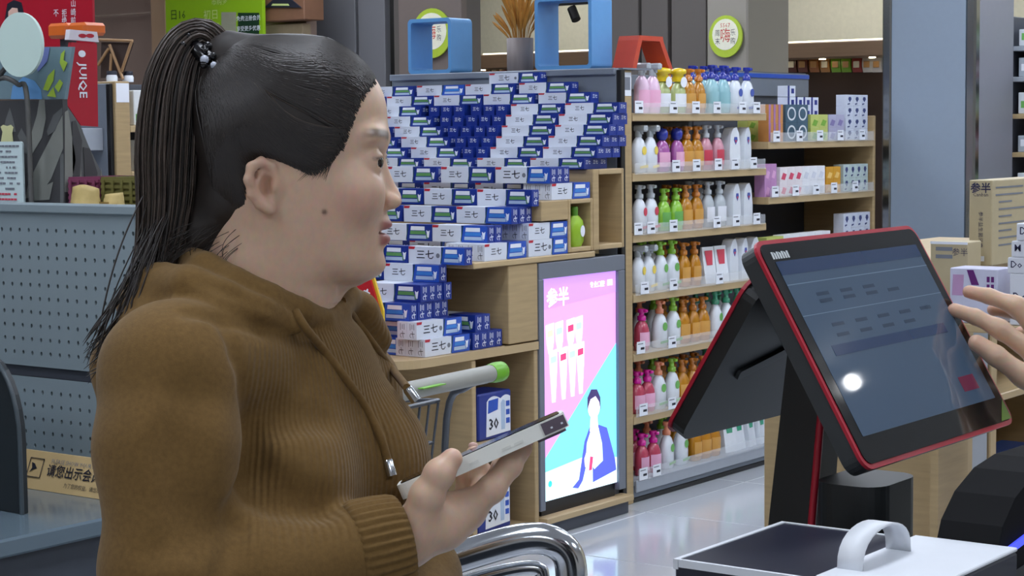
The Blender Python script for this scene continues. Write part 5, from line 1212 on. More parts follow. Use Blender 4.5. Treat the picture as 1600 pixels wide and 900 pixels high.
for q in range(11):
    s = q / 10; MB().tube([bk(s, 0, -.06), bk(.08 + s * .84, .04, -.42)], .003, WIR, 6).build('basket_wire', t)
    MB().tube([bk(s, .72, -.10), bk(.08 + s * .84, .68, -.34)], .003, WIR, 6).build('basket_wire', t)
for q in range(5):
    v = q / 4; MB().tube([bk(.08 * v, .04 * v, -.06 - .36 * v), bk(1 - .08 * v, .04 * v, -.06 - .36 * v)], .003 if q else .005, WIR, 6).build('basket_wire', t)
    for s in (0, 1): MB().tube([bk(abs(s - .08 * v), .04 * v, -.06 - .36 * v), bk(abs(s - .08 * v), .72 - .04 * v, -.10 - .24 * v)], .003 if q else .005, WIR, 6).build('basket_wire', t)
MB().tube([bk(0, .72, -.10), bk(1, .72, -.10)], .005, WIR, 6).build('basket_wire', t)
for q in range(6): MB().tube([bk(.08 + .168 * q, .04, -.42), bk(.08 + .168 * q, .68, -.34)], .003, WIR, 6).build('basket_wire', t)
for s in (.08, .92):
    MB().tube([bk(s, .08, -.85), bk(s, .62, -.88)], .01, WIR, 8).build('lower_rail', t)
    for v in (.1, .6):
        p = bk(s, v, 0); ax = (c0 - c1) / np.linalg.norm(c0 - c1); p[2] = .0605 - 0
        MB().tube([np.array([p[0], p[1], .0605]) - ax * .014, np.array([p[0], p[1], .0605]) + ax * .014], .06, BLACK, 18).build('wheel', t)
        MB().tube([np.array([p[0], p[1], .10]), np.array([p[0], p[1], zh - .86 + .0])], .008, WIR, 8).build('caster_fork', t)
# ================================================================ PEOPLE
class Vol:
    """signed distance grid; pieces are blended in their own neighbourhood only, then meshed with surface nets"""
    def __init__(s, lo, hi, h):
        s.lo = np.array(lo, float); s.h = h; s.n = np.ceil((np.array(hi) - s.lo) / h).astype(int) + 1
        s.v = np.full(s.n, .3, np.float32)
        s.ax = [(s.lo[i] + h * np.arange(s.n[i])).astype(np.float32) for i in range(3)]
    def sl(s, lo, hi):
        a = np.clip(np.floor((np.array(lo) - s.lo) / s.h).astype(int), 0, s.n - 1); b = np.clip(np.ceil((np.array(hi) - s.lo) / s.h).astype(int) + 1, 1, s.n)
        S = tuple(slice(a[i], b[i]) for i in range(3))
        return S, s.ax[0][S[0]][:, None, None], s.ax[1][S[1]][None, :, None], s.ax[2][S[2]][None, None, :]
    def put(s, fn, lo, hi, k, op='+'):
        m = max(k, .004) + .012
        S, X, Y, Z = s.sl(np.array(lo) - m, np.array(hi) + m)
        if 0 in s.v[S].shape: return
        d = fn(X, Y, Z); a = s.v[S]
        if op == '+':
            h = np.maximum(k - np.abs(a - d), 0) / k; s.v[S] = np.minimum(a, d) - h * h * k * .25
        else:
            d = -d; h = np.maximum(k - np.abs(a - d), 0) / k; s.v[S] = np.maximum(a, d) + h * h * k * .25
    def ell(s, c, r, k=.01, op='+', M=None):
        c = np.array(c, float); r = np.array(r, float) if hasattr(r, '__len__') else np.array([r] * 3)
        def fn(X, Y, Z):
            x, y, z = X - c[0], Y - c[1], Z - c[2]
            if M is not None: x, y, z = (M[0][0] * x + M[0][1] * y + M[0][2] * z, M[1][0] * x + M[1][1] * y + M[1][2] * z, M[2][0] * x + M[2][1] * y + M[2][2] * z)
            k0 = np.sqrt((x / r[0]) ** 2 + (y / r[1]) ** 2 + (z / r[2]) ** 2) + 1e-6; k1 = np.sqrt((x / r[0] ** 2) ** 2 + (y / r[1] ** 2) ** 2 + (z / r[2] ** 2) ** 2) + 1e-6
            return k0 * (k0 - 1) / k1
        R = r.max() if M is not None else r
        s.put(fn, c - R, c + R, k, op)
    def cone(s, a, b, ra, rb, k=.01, op='+', sy=1.0):
        a = np.array(a, float); b = np.array(b, float); ab = b - a; q = ab @ ab + 1e-9
        def fn(X, Y, Z):
            x, y, z = X - a[0], Y - a[1], Z - a[2]
            t = np.clip((x * ab[0] + y * ab[1] + z * ab[2]) / q, 0, 1)
            return np.sqrt((x - t * ab[0]) ** 2 + ((y - t * ab[1]) * sy) ** 2 + (z - t * ab[2]) ** 2) - (ra + (rb - ra) * t)
        R = max(ra, rb) * max(1, 1 / sy)
        s.put(fn, np.minimum(a, b) - R, np.maximum(a, b) + R, k, op)
    def chain(s, P, R, k=.01, op='+', kk=None):
        for i in range(len(P) - 1): s.cone(P[i], P[i + 1], R[i], R[i + 1], (kk[i] if kk else k), op)
    def sample(s, p):
        i = np.clip(np.round((np.array(p) - s.lo) / s.h).astype(int), 0, s.n - 1); return s.v[tuple(i)]
    def nets(s):
        v = s.v; ins = v < 0; n = v.shape
        C = [(i, j, k) for i in (0, 1) for j in (0, 1) for k in (0, 1)]
        g = lambda A, c: A[c[0]:n[0] - 1 + c[0], c[1]:n[1] - 1 + c[1], c[2]:n[2] - 1 + c[2]]
        cnt = sum(g(ins, c).astype(np.int8) for c in C); act = (cnt > 0) & (cnt < 8)
        I = np.argwhere(act); idx = np.full(act.shape, -1, np.int32); idx[act] = np.arange(len(I))
        vals = {c: v[I[:, 0] + c[0], I[:, 1] + c[1], I[:, 2] + c[2]] for c in C}
        acc = np.zeros((len(I), 3)); num = np.zeros(len(I))
        for a in C:
            for ax in range(3):
                if a[ax]: continue
                b = list(a); b[ax] = 1; b = tuple(b); va, vb = vals[a], vals[b]; m = (va < 0) != (vb < 0)
                t = np.where(m, va / np.where(m, va - vb, 1), 0)
                p = np.array(a, float)[None] + np.zeros((len(I), 1)); p[:, ax] += t
                acc += p * m[:, None]; num += m
        V = s.lo + s.h * (I + acc / num[:, None])
        Fs = []
        for ax in range(3):
            u, w = (ax + 1) % 3, (ax + 2) % 3
            A = np.moveaxis(ins, (ax, u, w), (0, 1, 2)); D = np.moveaxis(idx, (ax, u, w), (0, 1, 2))
            e = A[:-1] != A[1:]; E = np.argwhere(e[:, 1:-1, 1:-1]); 
            if len(E) == 0: continue
            i, j, k = E[:, 0], E[:, 1] + 1, E[:, 2] + 1
            q = np.stack([D[i, j - 1, k - 1], D[i, j, k - 1], D[i, j, k], D[i, j - 1, k]], 1)
            fl = A[i, j, k]; q[~fl] = q[~fl][:, ::-1]; Fs.append(q)
        Fs = np.concatenate(Fs); Fs = Fs[(Fs >= 0).all(1)]
        # keep the largest connected surface
        lab = np.arange(len(V)); e = np.concatenate([Fs[:, [0, 1]], Fs[:, [1, 2]], Fs[:, [2, 3]], Fs[:, [3, 0]]])
        while True:
            m = np.minimum(lab[e[:, 0]], lab[e[:, 1]]); new = lab.copy(); np.minimum.at(new, e[:, 0], m); np.minimum.at(new, e[:, 1], m); new = new[new]
            if (new == lab).all(): break
            lab = new
        big = np.bincount(lab, minlength=len(V)).argmax(); keep = lab == big; re_ = np.cumsum(keep) - 1
        Fs = re_[Fs[keep[Fs[:, 0]]]]; V = V[keep]
        return V, Fs
def np_mesh(name, V, Fq, mats, smooth=True):
    me = bpy.data.meshes.new(name); nv, nf = len(V), len(Fq)
    me.vertices.add(nv); me.vertices.foreach_set('co', np.asarray(V, np.float32).ravel())
    me.loops.add(nf * 4); me.loops.foreach_set('vertex_index', np.asarray(Fq, np.int32).ravel())
    me.polygons.add(nf); me.polygons.foreach_set('loop_start', np.arange(nf, dtype=np.int32) * 4)
    me.polygons.foreach_set('use_smooth', np.full(nf, smooth)); me.update(calc_edges=True); me.validate()
    for m in mats: me.materials.append(m)
    return me
def relax(V, Fq, it=2, w=.5):
    """a light smoothing pass"""
    e = np.concatenate([Fq[:, [0, 1]], Fq[:, [1, 2]], Fq[:, [2, 3]], Fq[:, [3, 0]]])
    for _ in range(it):
        S = np.zeros_like(V); N = np.zeros(len(V))
        for a, b in ((0, 1), (1, 0)):
            for c in range(3): S[:, c] += np.bincount(e[:, a], V[e[:, b], c], len(V))
            N += np.bincount(e[:, a], minlength=len(V))
        V = V * (1 - w) + w * S / np.maximum(N, 1)[:, None]
    return V

DW = 1.86
def LC(px, py, c=0.0, D=DW):
    d = ray(px, py); t = (D + c) / (d @ f0); return np.array([(d @ r0) * t, c, HCAM + d[2] * t])
def skin_mat(name, base):
    m = bpy.data.materials.new(name); m.use_nodes = True; N = m.node_tree.nodes; Lk = m.node_tree.links; b = N['Principled BSDF']
    at_ = N.new('ShaderNodeAttribute'); at_.attribute_name = 'tint'
    nz = N.new('ShaderNodeTexNoise'); nz.inputs['Scale'].default_value = 60; nz.inputs['Detail'].default_value = 5
    mx = N.new('ShaderNodeMix'); mx.data_type = 'RGBA'; mx.blend_type = 'MULTIPLY'; mx.inputs[0].default_value = .25
    Lk.new(at_.outputs['Color'], mx.inputs[6]); Lk.new(nz.outputs['Color'], mx.inputs[7]); Lk.new(mx.outputs[2], b.inputs['Base Color'])
    b.inputs['Roughness'].default_value = .42; b.inputs['Specular IOR Level'].default_value = .45
    b.inputs['Subsurface Weight'].default_value = .12; b.inputs['Subsurface Radius'].default_value = (.012, .005, .003); b.inputs['Subsurface Scale'].default_value = 1
    n2 = N.new('ShaderNodeTexNoise'); n2.inputs['Scale'].default_value = 900; bp = N.new('ShaderNodeBump'); bp.inputs['Strength'].default_value = .08; bp.inputs['Distance'].default_value = .0006
    Lk.new(n2.outputs['Fac'], bp.inputs['Height']); Lk.new(bp.outputs[0], b.inputs['Normal'])
    return m
SKIN = skin_mat('skin', None)
def tint(me, V, base, spots):
    """vertex tint: base skin colour with colour marks (lips, brows, nails, nostril and mouth slit shade ...) given as (weight array, rgb)"""
    col = np.ones((len(V), 4), np.float32); col[:, :3] = lin(base)
    for w, rgb in spots:
        c = np.array(lin(rgb)); col[:, :3] = col[:, :3] * (1 - w[:, None]) + c * w[:, None]
    a = me.color_attributes.new('tint', 'FLOAT_COLOR', 'POINT'); a.data.foreach_set('color', col.ravel())
def gauss(V, c, r):
    r = np.array(r if hasattr(r, '__len__') else [r] * 3); return np.exp(-(((V - np.array(c)) / r) ** 2).sum(1))

org = CAM * np.array([1, 1, 0]) + f0 * DW
wom = thing('person', 'woman in a brown hooded sweater with a ponytail holding a phone', 'person', tuple(org), YAW)

# ---- head tables: photo row, front of face, back of skull, half width (pixels)
HT = np.array([(64, 462, 452, 14), (70, 500, 412, 48), (80, 524, 385, 70), (100, 556, 355, 94), (125, 580, 336, 110), (150, 596, 326, 119), (180, 605, 320, 124), (210, 607, 320, 124), (232, 605, 323, 122), (246, 601, 327, 120), (270, 600, 334, 118), (300, 602, 345, 115),
               (330, 603, 362, 111), (360, 601, 384, 104), (385, 599, 402, 96), (402, 600, 424, 88), (418, 599, 446, 76), (430, 592, 466, 62), (438, 580, 486, 46), (443, 560, 520, 20)], float)
NOSE = np.array([(238, 0, 10), (250, 2, 10), (266, 8, 10.5), (287, 16, 13), (300, 22.5, 16), (308, 25.5, 19), (313, 24.5, 22), (319, 17, 25), (324, 9, 24), (329, 3, 18), (334, 1.5, 14), (342, 2.5, 18)], float)
LIPS = np.array([(334, 0, 22), (340, 4, 26), (346, 9, 26), (351, 12, 28), (356, 9.5, 26), (360, 2, 30), (363, 0, 30), (367, 7, 25), (373, 10.5, 24), (379, 9, 23), (385, 3, 25), (390, -1, 25), (398, 0, 30), (412, 4, 30), (424, 3, 30), (434, 0, 30)], float)
S_ = 1 / 1640.0
def rows(T):
    z = np.array([LC(r[1] if len(r) > 3 else 600, r[0])[2] for r in T]); return z
hz = rows(HT)[::-1]; hf = np.array([LC(r[1], r[0])[0] for r in HT])[::-1]; hbk = np.array([LC(r[2], r[0])[0] for r in HT])[::-1]; hw = (HT[:, 3] * S_)[::-1]
nz_ = np.array([LC(600, r[0])[2] for r in NOSE])[::-1]; na = (NOSE[:, 1] * S_)[::-1]; nw = (NOSE[:, 2] * S_)[::-1]
lz = np.array([LC(600, r[0])[2] for r in LIPS])[::-1]; la = (LIPS[:, 1] * S_)[::-1]; lw = (LIPS[:, 2] * S_)[::-1]
zf = np.linspace(hz[0], hz[-1], 400)
def sm(a, n=9):
    k = np.hanning(n + 2)[1:-1]; k /= k.sum(); p = np.pad(a, n // 2, mode='edge'); return np.convolve(p, k, 'valid')
hf_, hb3, hw_ = (sm(np.interp(zf, hz, a), 15) for a in (hf, hbk, hw))
ZCAP = LC(460, 182)[2]; HCAP = LC(460, 64)[2] - ZCAP
def headf(X, Y, Z):
    zc = np.clip(Z, hz[0], ZCAP); zz3 = np.maximum(Z - ZCAP, 0) / HCAP
    xf, xb, w = np.interp(zc, zf, hf_), np.interp(zc, zf, hb3), np.interp(zc, zf, hw_)
    nb = np.interp(Z, nz_, na, 0, 0) * np.exp(-(Y / np.interp(Z, nz_, nw)) ** 2)
    lb = np.interp(Z, lz, la, 0, 0) * np.exp(-np.abs(Y / np.interp(Z, lz, lw)) ** 2.6)
    c = (xf + xb) / 2 - .006; a1 = xf - c; a2 = c - xb
    x = X - c; fr = x > 0
    xx = np.where(fr, (x - (nb + lb) * np.clip(x / a1, 0, 1)) / a1, x / a2)
    yy = np.abs(Y) / w
    p = np.where(fr, 2.02, 2.05)
    rr = (np.abs(xx) ** p + yy ** p + zz3 ** 2.15) ** (1 / p)
    d = (rr - 1) * np.minimum(np.where(fr, a1, a2), w) * .92
    dz = np.maximum(hz[0] - Z, 0)
    return np.where(dz > 0, np.maximum(d, 0) + dz, d).astype(np.float32)
HX0, HX1 = hbk.min(), hf.max() + .03
body = Vol((-.40, -.235, 1.02), (.045, .155, 1.64), .0020)
body.put(headf, (HX0, -.085, hz[0]), (HX1, .085, hz[-1]), .002)
for sy in (-1, 1):
    # brow ridge, cheek, eye socket, lids
    body.ell(LC(588, 215, 0)[[0, 1, 2]] + [0, sy * .030, 0], (.010, .022, .007), .014)
    body.ell(LC(566, 300, 0) + [0, sy * .038, 0], (.022, .022, .024), .02)
    body.ell(LC(597, 251, 0) + [0, sy * .030, 0], (.009, .016, .010), .012, '-')
    body.ell(LC(580, 252, 0) + [0, sy * .031, 0], (.0150, .0155, .0135), .005)
    body.ell(LC(600, 253.5, 0) + [0, sy * .031, 0], (.0075, .0125, .0042), .0022, '-')
    # nostril wing and hole
    body.ell(LC(612, 315, 0) + [0, sy * .0105, 0], (.0095, .0062, .0075), .006)
    body.ell(LC(616, 322.5, 0) + [0, sy * .0070, -.0], (.0062, .0036, .0034), .0016, '-')
    body.chain([LC(604, 306, 0) + [0, sy * .0175, 0], LC(599, 316, 0) + [0, sy * .0185, 0], LC(603, 326, 0) + [0, sy * .017, 0]], [.0012, .0022, .0012], .004, '-')
# mouth line
body.ell(LC(604, 361.5, 0), (.016, .022, .0016), .0022, '-')
# ears
for sy in (-1, 1):
    e = lambda px, py, o=0: LC(px, py, 0) * [1, 0, 1] + [0, sy * (.071 + o), 0]
    P = [e(447, 278, .002), e(440, 258, .006), e(425, 250, .010), (e(411, 258, .014)), e(407, 277, .015), e(412, 298, .012), e(423, 313, .008), e(435, 321, .005)]
    body.ell(e(429, 284, .0), (.017, .008, .022), .006)
    body.chain(P, [.0030, .0036, .0040, .0042, .0042, .0044, .0050, .0058], .004)
    body.chain([e(424, 268, .0085), e(420, 283, .0095), e(427, 300, .008)], [.0028, .003, .003], .004)
    body.ell(e(434, 287, .008), (.0068, .008, .0095), .003, '-')
    body.ell(e(444, 288, .004), (.0035, .005, .006), .004)
# neck, collarbone mass, hidden shoulders and arms (continuous body)
body.chain([LC(430, 350, 0), LC(412, 430, 0), LC(398, 540, .0)], [.058, .0575, .066], .025)
body.cone(LC(470, 400, 0), LC(430, 470, 0), .045, .05, .03)
sh_n, sh_f = LC(275, 590, -.13), LC(530, 600, .13)
body.chain([sh_n, LC(400, 560, 0), sh_f], [.038, .05, .038], .02)
el_n = LC(285, 885, -.19); wr = LC(628, 846, -.118)
body.chain([sh_n, el_n, wr], [.042, .036, .0265], .012)
body.cone(LC(405, 600, .0), LC(425, 780, 0), .065, .08, .02)
# ---- right hand holding the phone
palm = [LC(640, 838, -.118), LC(690, 815, -.105), LC(728, 798, -.09)]
body.chain(palm, [.0250, .0250, .019], .010)
body.chain([LC(640, 838, -.10), LC(690, 820, -.075), LC(722, 808, -.055)], [.0225, .0215, .0165], .012)
body.chain([LC(645, 830, -.09), LC(700, 820, -.045)], [.022, .017], .014)
FING = {
 'thumb': ([(650, 822, -.128), (667, 775, -.135), (686, 741, -.136), (706, 717, -.130)], [.0185, .0148, .0130, .0098]),
 'index': ([(728, 796, -.098), (768, 764, -.098), (797, 728, -.088), (819, 701, -.072)], [.0150, .0122, .0102, .0078]),
 'middle': ([(724, 806, -.074), (768, 764, -.060), (786, 730, -.036), (786, 708, -.018)], [.0145, .0120, .0100, .0080]),
 'ring': ([(714, 814, -.054), (752, 776, -.030), (752, 740, -.012), (741, 708, -.016)], [.0140, .0115, .0098, .0078]),
 'little': ([(704, 818, -.038), (730, 792, -.016), (728, 762, -.006), (722, 735, -.012)], [.0125, .0100, .0088, .0072])}
for nme, (P, R) in FING.items():
    P = [LC(*p) for p in P]
    body.chain(P, R, .004, kk=[.010, .004, .004])
    for q in (1, 2): body.ell(P[q], R[q] * 1.06, .004)
V, Fq = body.nets(); V = relax(V, Fq, 1, .4)
me = np_mesh('body', V, Fq, [SKIN])
sx = lambda px, py: LC(px, py, 0)
Xp = V.copy(); A0 = [1, 0, 1]
def g2(px, py, rx, rz, ylim=None):
    c = sx(px, py); w = np.exp(-((V[:, 0] - c[0]) / (rx * S_)) ** 2 - ((V[:, 2] - c[2]) / (rz * S_)) ** 2)
    return w
head = V[:, 2] > LC(600, 445)[2]
lipw = np.clip((np.interp(V[:, 2], *(np.array([(LC(600, a)[2], b) for a, b in [(390, 0), (384, 0), (380, 1), (366, 1), (361, .9), (352, 1), (346, .9), (342, 0), (330, 0)]]).T))), 0, 1) * np.clip((V[:, 0] - LC(590, 360)[0]) / .004, 0, 1) * np.exp(-(V[:, 1] / .023) ** 4) * head
brow = np.clip(1.9 * np.exp(-((V[:, 2] - (LC(592, 210)[2] + .10 * (np.abs(V[:, 1]) - .03))) / .0045) ** 2) - .2, 0, 1) * np.clip((V[:, 0] - LC(568, 210)[0]) / .012, 0, 1) * np.clip((np.abs(V[:, 1]) - .010) / .006, 0, 1) * head
lash = np.exp(-((V[:, 2] - LC(600, 246.5)[2]) / .0014) ** 2) * np.clip((V[:, 0] - LC(585, 250)[0]) / .003, 0, 1) * (np.abs(np.abs(V[:, 1]) - .031) < .017) * head
spots = [(.35 * gauss(V * A0, sx(560, 315) * A0, (.03, 1, .02)) * head, (206, 140, 130)), (.4 * g2(428, 285, 22, 38) * (np.abs(V[:, 1]) > .06) * head, (196, 132, 112)), (.9 * lipw, (160, 76, 80)), (.85 * brow, (58, 44, 36)), (.8 * lash, (30, 24, 24)), (np.clip(1.5 * gauss(V, LC(517, 327, 0) * A0 + [0, -.066, 0], (.0022, .02, .0022)), 0, 1) * .8, (70, 46, 40)),
         (.5 * gauss(V, LC(617, 323, 0), (.004, .012, .003)), (90, 50, 44)), (.9 * np.exp(-((V[:, 2] - LC(604, 361.5)[2]) / .0011) ** 2) * np.clip((V[:, 0] - LC(596, 361)[0]) / .003, 0, 1) * (np.abs(V[:, 1]) < .022) * head, (84, 34, 38))]  # shade inside nostrils and mouth slit is put into the tint
# finger nails and knuckle warmth
for nme in ('thumb', 'index'):
    P, R = FING[nme]; tp_ = LC(*P[3]); spots.append((.25 * gauss(V, tp_, .014), (214, 140, 130)))
tint(me, V, (224, 188, 160), spots)
obj('body', me, wom)
# nails
NAIL = mat('nail', (214, 176, 164), .3)
for nme, off_ in (('middle', (-.002, .0, .0075)), ('index', (.004, -.001, .006)), ('ring', (-.001, 0, .0075))):
    P, R = FING[nme]; p = LC(*P[3]) + np.array(off_)
    MB().lathe([(.0012, 0), (.0042, .0006), (.0046, .003), (.0036, .0052), (.001, .006)], NAIL, tuple(p - [0, 0, .003]), n=10, sy=.5).build('finger_nail', wom)
# eyes
EYE = mat('eye_white', (196, 186, 178), .12, var=0); IRI = mat('iris', (38, 26, 20), .1, var=0); 
for sy in (-1, 1):
    c = LC(582.5, 252.5, 0) + [0, sy * .031, 0]; ey_ = MB()
    ey_.lathe([(.0001, -.0122)] + [(.0122 * sin(a), -.0122 * cos(a)) for a in np.linspace(.2, pi - .2, 13)] + [(.0001, .0122)], EYE, (0, 0, 0), n=20)
    e = ey_.build('eye', wom, loc=tuple(c))
    M = Matrix.Rotation(-.45 if sy < 0 else .45, 4, 'Z') @ frame((.0106, 0, 0), (0, 1, 0), (0, 0, 1)); ib = MB(); 
    ring = [[(.0063 * r_ * cos(t_), .0063 * r_ * sin(t_)) for t_ in np.linspace(0, 2 * pi, 17)[:-1]] for r_ in (1, .55)]
    vs = [M @ Vector((x, y, -.0005)) for x, y in ring[0]] + [M @ Vector((x, y, .0016)) for x, y in ring[1]]
    ib.add(vs, [(i, (i + 1) % 16, 16 + (i + 1) % 16, 16 + i) for i in range(16)] + [tuple(range(16, 32))], IRI, True); ib.build('iris', e)
    P = [LC(578, 250.5, 0) + [0, sy * .0445, 0], LC(586, 246.5, 0) + [0, sy * .043, 0], LC(595, 245, 0) + [0, sy * .038, 0], LC(600, 246, 0) + [0, sy * .030, 0], LC(600, 248, 0) + [0, sy * .022, 0]]
    MB().tube(spline(P, 4), [.0004] + [.0010] * 15 + [.0004], IRI, 6).build('eyelash', wom)

# ---- hair: combed-back cap, strands, ponytail
HAIR = bpy.data.materials.new('dark_hair'); HAIR.use_nodes = True
hb_n = HAIR.node_tree.nodes['Principled BSDF']; hN = HAIR.node_tree.nodes; hL = HAIR.node_tree.links
oi = hN.new('ShaderNodeTexCoord'); nzh = hN.new('ShaderNodeTexNoise'); nzh.inputs['Scale'].default_value = 90; hL.new(oi.outputs['Object'], nzh.inputs['Vector'])
mxh = hN.new('ShaderNodeMix'); mxh.data_type = 'RGBA'; mxh.inputs[6].default_value = (*lin((20, 16, 14)), 1); mxh.inputs[7].default_value = (*lin((48, 40, 35)), 1)
hL.new(nzh.outputs['Fac'], mxh.inputs[0]); hL.new(mxh.outputs[2], hb_n.inputs['Base Color']); hb_n.inputs['Roughness'].default_value = .46; hb_n.inputs['Specular IOR Level'].default_value = .6
HL = np.array([(572, 96), (584, 122), (575, 140), (563, 168), (553, 200), (541, 232), (524, 252), (506, 262), (482, 259), (462, 252), (444, 246), (420, 244), (404, 256), (399, 285), (402, 318), (398, 345), (385, 378), (352, 408), (286, 430), (240, 420), (240, 20), (540, 20)], float)
hp = np.array([LC(x, y)[[0, 2]] for x, y in HL])
def poly_sd(X, Z):
    d = np.full(np.broadcast(X, Z).shape, 1e9); inside = np.zeros(d.shape, bool); n = len(hp)
    for i in range(n):
        a, b = hp[i], hp[(i + 1) % n]; ab = b - a; t = np.clip(((X - a[0]) * ab[0] + (Z - a[1]) * ab[1]) / (ab @ ab), 0, 1)
        d = np.minimum(d, (X - a[0] - t * ab[0]) ** 2 + (Z - a[1] - t * ab[1]) ** 2)
        c = (a[1] > Z) != (b[1] > Z); inside ^= c & (X < (b[0] - a[0]) * (Z - a[1]) / (b[1] - a[1] + 1e-12) + a[0])
    return np.where(inside, 1, -1) * np.sqrt(d)
def hairf(X, Y, Z):
    s = poly_sd(X, Z); t = np.clip(s / .032, -1, 1); t = np.where(t > 0, .0105 * t ** .9 + .0006, .02 * t)
    return headf(X, Y, Z) - t.astype(np.float32)
hv = Vol((HX0 - .03, -.10, LC(400, 425)[2]), (HX1, .10, LC(460, 40)[2]), .0028)
hv.put(hairf, (HX0 - .02, -.09, LC(400, 420)[2]), (HX1 - .02, .09, LC(460, 46)[2]), .002)
PB = LC(352, 92, 0)
hv.chain([LC(385, 125, 0), LC(362, 105, 0), LC(344, 86, 0)], [.028, .022, .017], .03)
hv.chain([LC(350, 330, 0), LC(318, 378, 0), LC(296, 414, 0)], [.040, .032, .02], .03)
Vh, Fh = hv.nets(); Vh = relax(Vh, Fh, 3, .5)
hair = obj('hair', np_mesh('hair', Vh, Fh, [HAIR]), wom)
def strands(name, paths, r, par, m=HAIR, sides=4):
    """many thin tubes in one mesh"""
    P = np.array(paths); n, k, _ = P.shape; R = np.array(r)
    T = np.gradient(P, axis=1); T /= np.linalg.norm(T, axis=2, keepdims=True) + 1e-9
    A = np.cross(T, np.array([0.0, 1.0, 0.12])); A /= np.linalg.norm(A, axis=2, keepdims=True) + 1e-9; B = np.cross(T, A)
    tp_ = np.interp(np.linspace(0, 1, k), [0, .06, .8, 1], [.5, 1, 1, .25])
    th = 2 * pi * np.arange(sides) / sides
    Vv = P[:, :, None] + (R[:, None, None, None] * tp_[None, :, None, None]) * (A[:, :, None] * np.cos(th)[:, None] + B[:, :, None] * np.sin(th)[:, None])
    Vv = Vv.reshape(-1, 3); base = (np.arange(n)[:, None, None] * k + np.arange(k - 1)[None, :, None]) * sides; j = np.arange(sides)[None, None, :]
    Fv = np.stack([base + j, base + (j + 1) % sides, base + sides + (j + 1) % sides, base + sides + j], -1).reshape(-1, 4)
    o = obj(name, np_mesh(name, Vv, Fv, [m]), par, kind='stuff'); return o
def project(P, off, it=4, fn=None):
    fn = fn or hairf
    for _ in range(it):
        e = .002; X, Y, Z = P[..., 0], P[..., 1], P[..., 2]; d = fn(X, Y, Z) - off
        g = np.stack([fn(X + e, Y, Z) - fn(X - e, Y, Z), fn(X, Y + e, Z) - fn(X, Y - e, Z), fn(X, Y, Z + e) - fn(X, Y, Z - e)], -1) / (2 * e)
        P = P - (d / np.maximum((g ** 2).sum(-1), .2))[..., None] * g
    return P
outer = lambda X, Y, Z: np.minimum(hairf(X, Y, Z), headf(X, Y, Z))
hl_in = [(580, 112), (584, 124), (574, 142), (562, 170), (552, 202), (540, 234), (521, 258), (500, 270), (478, 260), (460, 250), (438, 243), (416, 245), (402, 262), (398, 300), (400, 340), (380, 376), (345, 402), (310, 410)]
hl_in = np.array(hl_in, float); cum = np.r_[0, np.cumsum(np.linalg.norm(np.diff(hl_in, axis=0), axis=1))]
paths = []; NS = 3200; K = 15
for q in range(NS):
    top = q % 3 == 0
    s = rng.uniform(0, cum[-1]); px = np.interp(s, cum, hl_in[:, 0]) - rng.uniform(0, 26) * (1 if s < cum[6] else .4); py = np.interp(s, cum, hl_in[:, 1]) - rng.uniform(0, 5)
    if top: px, py = rng.uniform(560, 584), rng.uniform(104, 150)
    side = -1 if rng.random() < .8 else 1
    st_ = LC(px, py); xf_, xb_, w0 = np.interp(st_[2], zf, hf_), np.interp(st_[2], zf, hb3), np.interp(st_[2], zf, hw_)
    c_ = (xf_ + xb_) / 2; u_q = np.clip(abs(st_[0] - c_) / ((xf_ - xb_) / 2), 0, 1); y0 = side * w0 * max(.05, (1 - u_q ** 2.3)) ** .5
    if top: y0 *= rng.uniform(.05, 1)
    st_[1] = y0; en = PB + np.array([rng.uniform(-.006, .012), side * rng.uniform(.004, .02), rng.uniform(-.012, .008)])
    t = np.linspace(0, 1, K)[:, None]; bow = np.array([0, side * (.10 if not top else .05), .012 if not top else .05]) * np.sin(pi * t) * .6
    sag = np.array([-.01, 0, -.03 if s > cum[4] else .0]) * np.sin(pi * t) * (1 - t)
    paths.append(st_ * (1 - t) + en * t + bow + sag)
paths = project(np.array(paths), .0012)
HAIR2 = HAIR.copy(); HAIR2.name = 'brown_hair'; n2_ = [n for n in HAIR2.node_tree.nodes if n.type == 'MIX'][0]
n2_.inputs[6].default_value = (*lin((44, 36, 31)), 1); n2_.inputs[7].default_value = (*lin((84, 70, 60)), 1)
strands('combed_strands', paths[:2400], rng.uniform(.0005, .0011, 2400), hair)
strands('lighter_strands', paths[2400:], rng.uniform(.0004, .0008, NS - 2400), hair, HAIR2)
# fine wisps at the temple and nape
w = []
for q in range(60):
    a = LC(rng.uniform(515, 560), rng.uniform(170, 240), 0); a[1] = -np.interp(a[2], zf, hw_) * .92
    b = LC(rng.uniform(476, 524), rng.uniform(254, 282), 0); b[1] = -.072; t = np.linspace(0, 1, K)[:, None]
    w.append(a * (1 - t) + b * t + np.array([.010, -.02, 0]) * np.sin(pi * t) * rng.uniform(.1, .8))
w = project(np.array(w), .0008, 4, outer); strands('temple_wisps', w, [.00025] * len(w), hair)
w = []
for q in range(420):
    s = rng.uniform(0, cum[10]); a = LC(np.interp(s, cum, hl_in[:, 0]), np.interp(s, cum, hl_in[:, 1])); nrm_ = np.array([1.0, 0, -.35]) if s < cum[5] else np.array([.35, 0, -1.0])
    xf_, xb_, w0 = np.interp(a[2], zf, hf_), np.interp(a[2], zf, hb3), np.interp(a[2], zf, hw_); u_q = np.clip(abs(a[0] - (xf_ + xb_) / 2) / ((xf_ - xb_) / 2), 0, 1); a[1] = -w0 * max(.05, 1 - u_q ** 2.02) ** .5
    o = a + nrm_ * (rng.uniform(.001, .005) if s < cum[5] else rng.uniform(.0, .0025)); i_ = a + (PB - a) * rng.uniform(.12, .25); t = np.linspace(0, 1, K)[:, None]; w.append(o * (1 - t) + i_ * t)
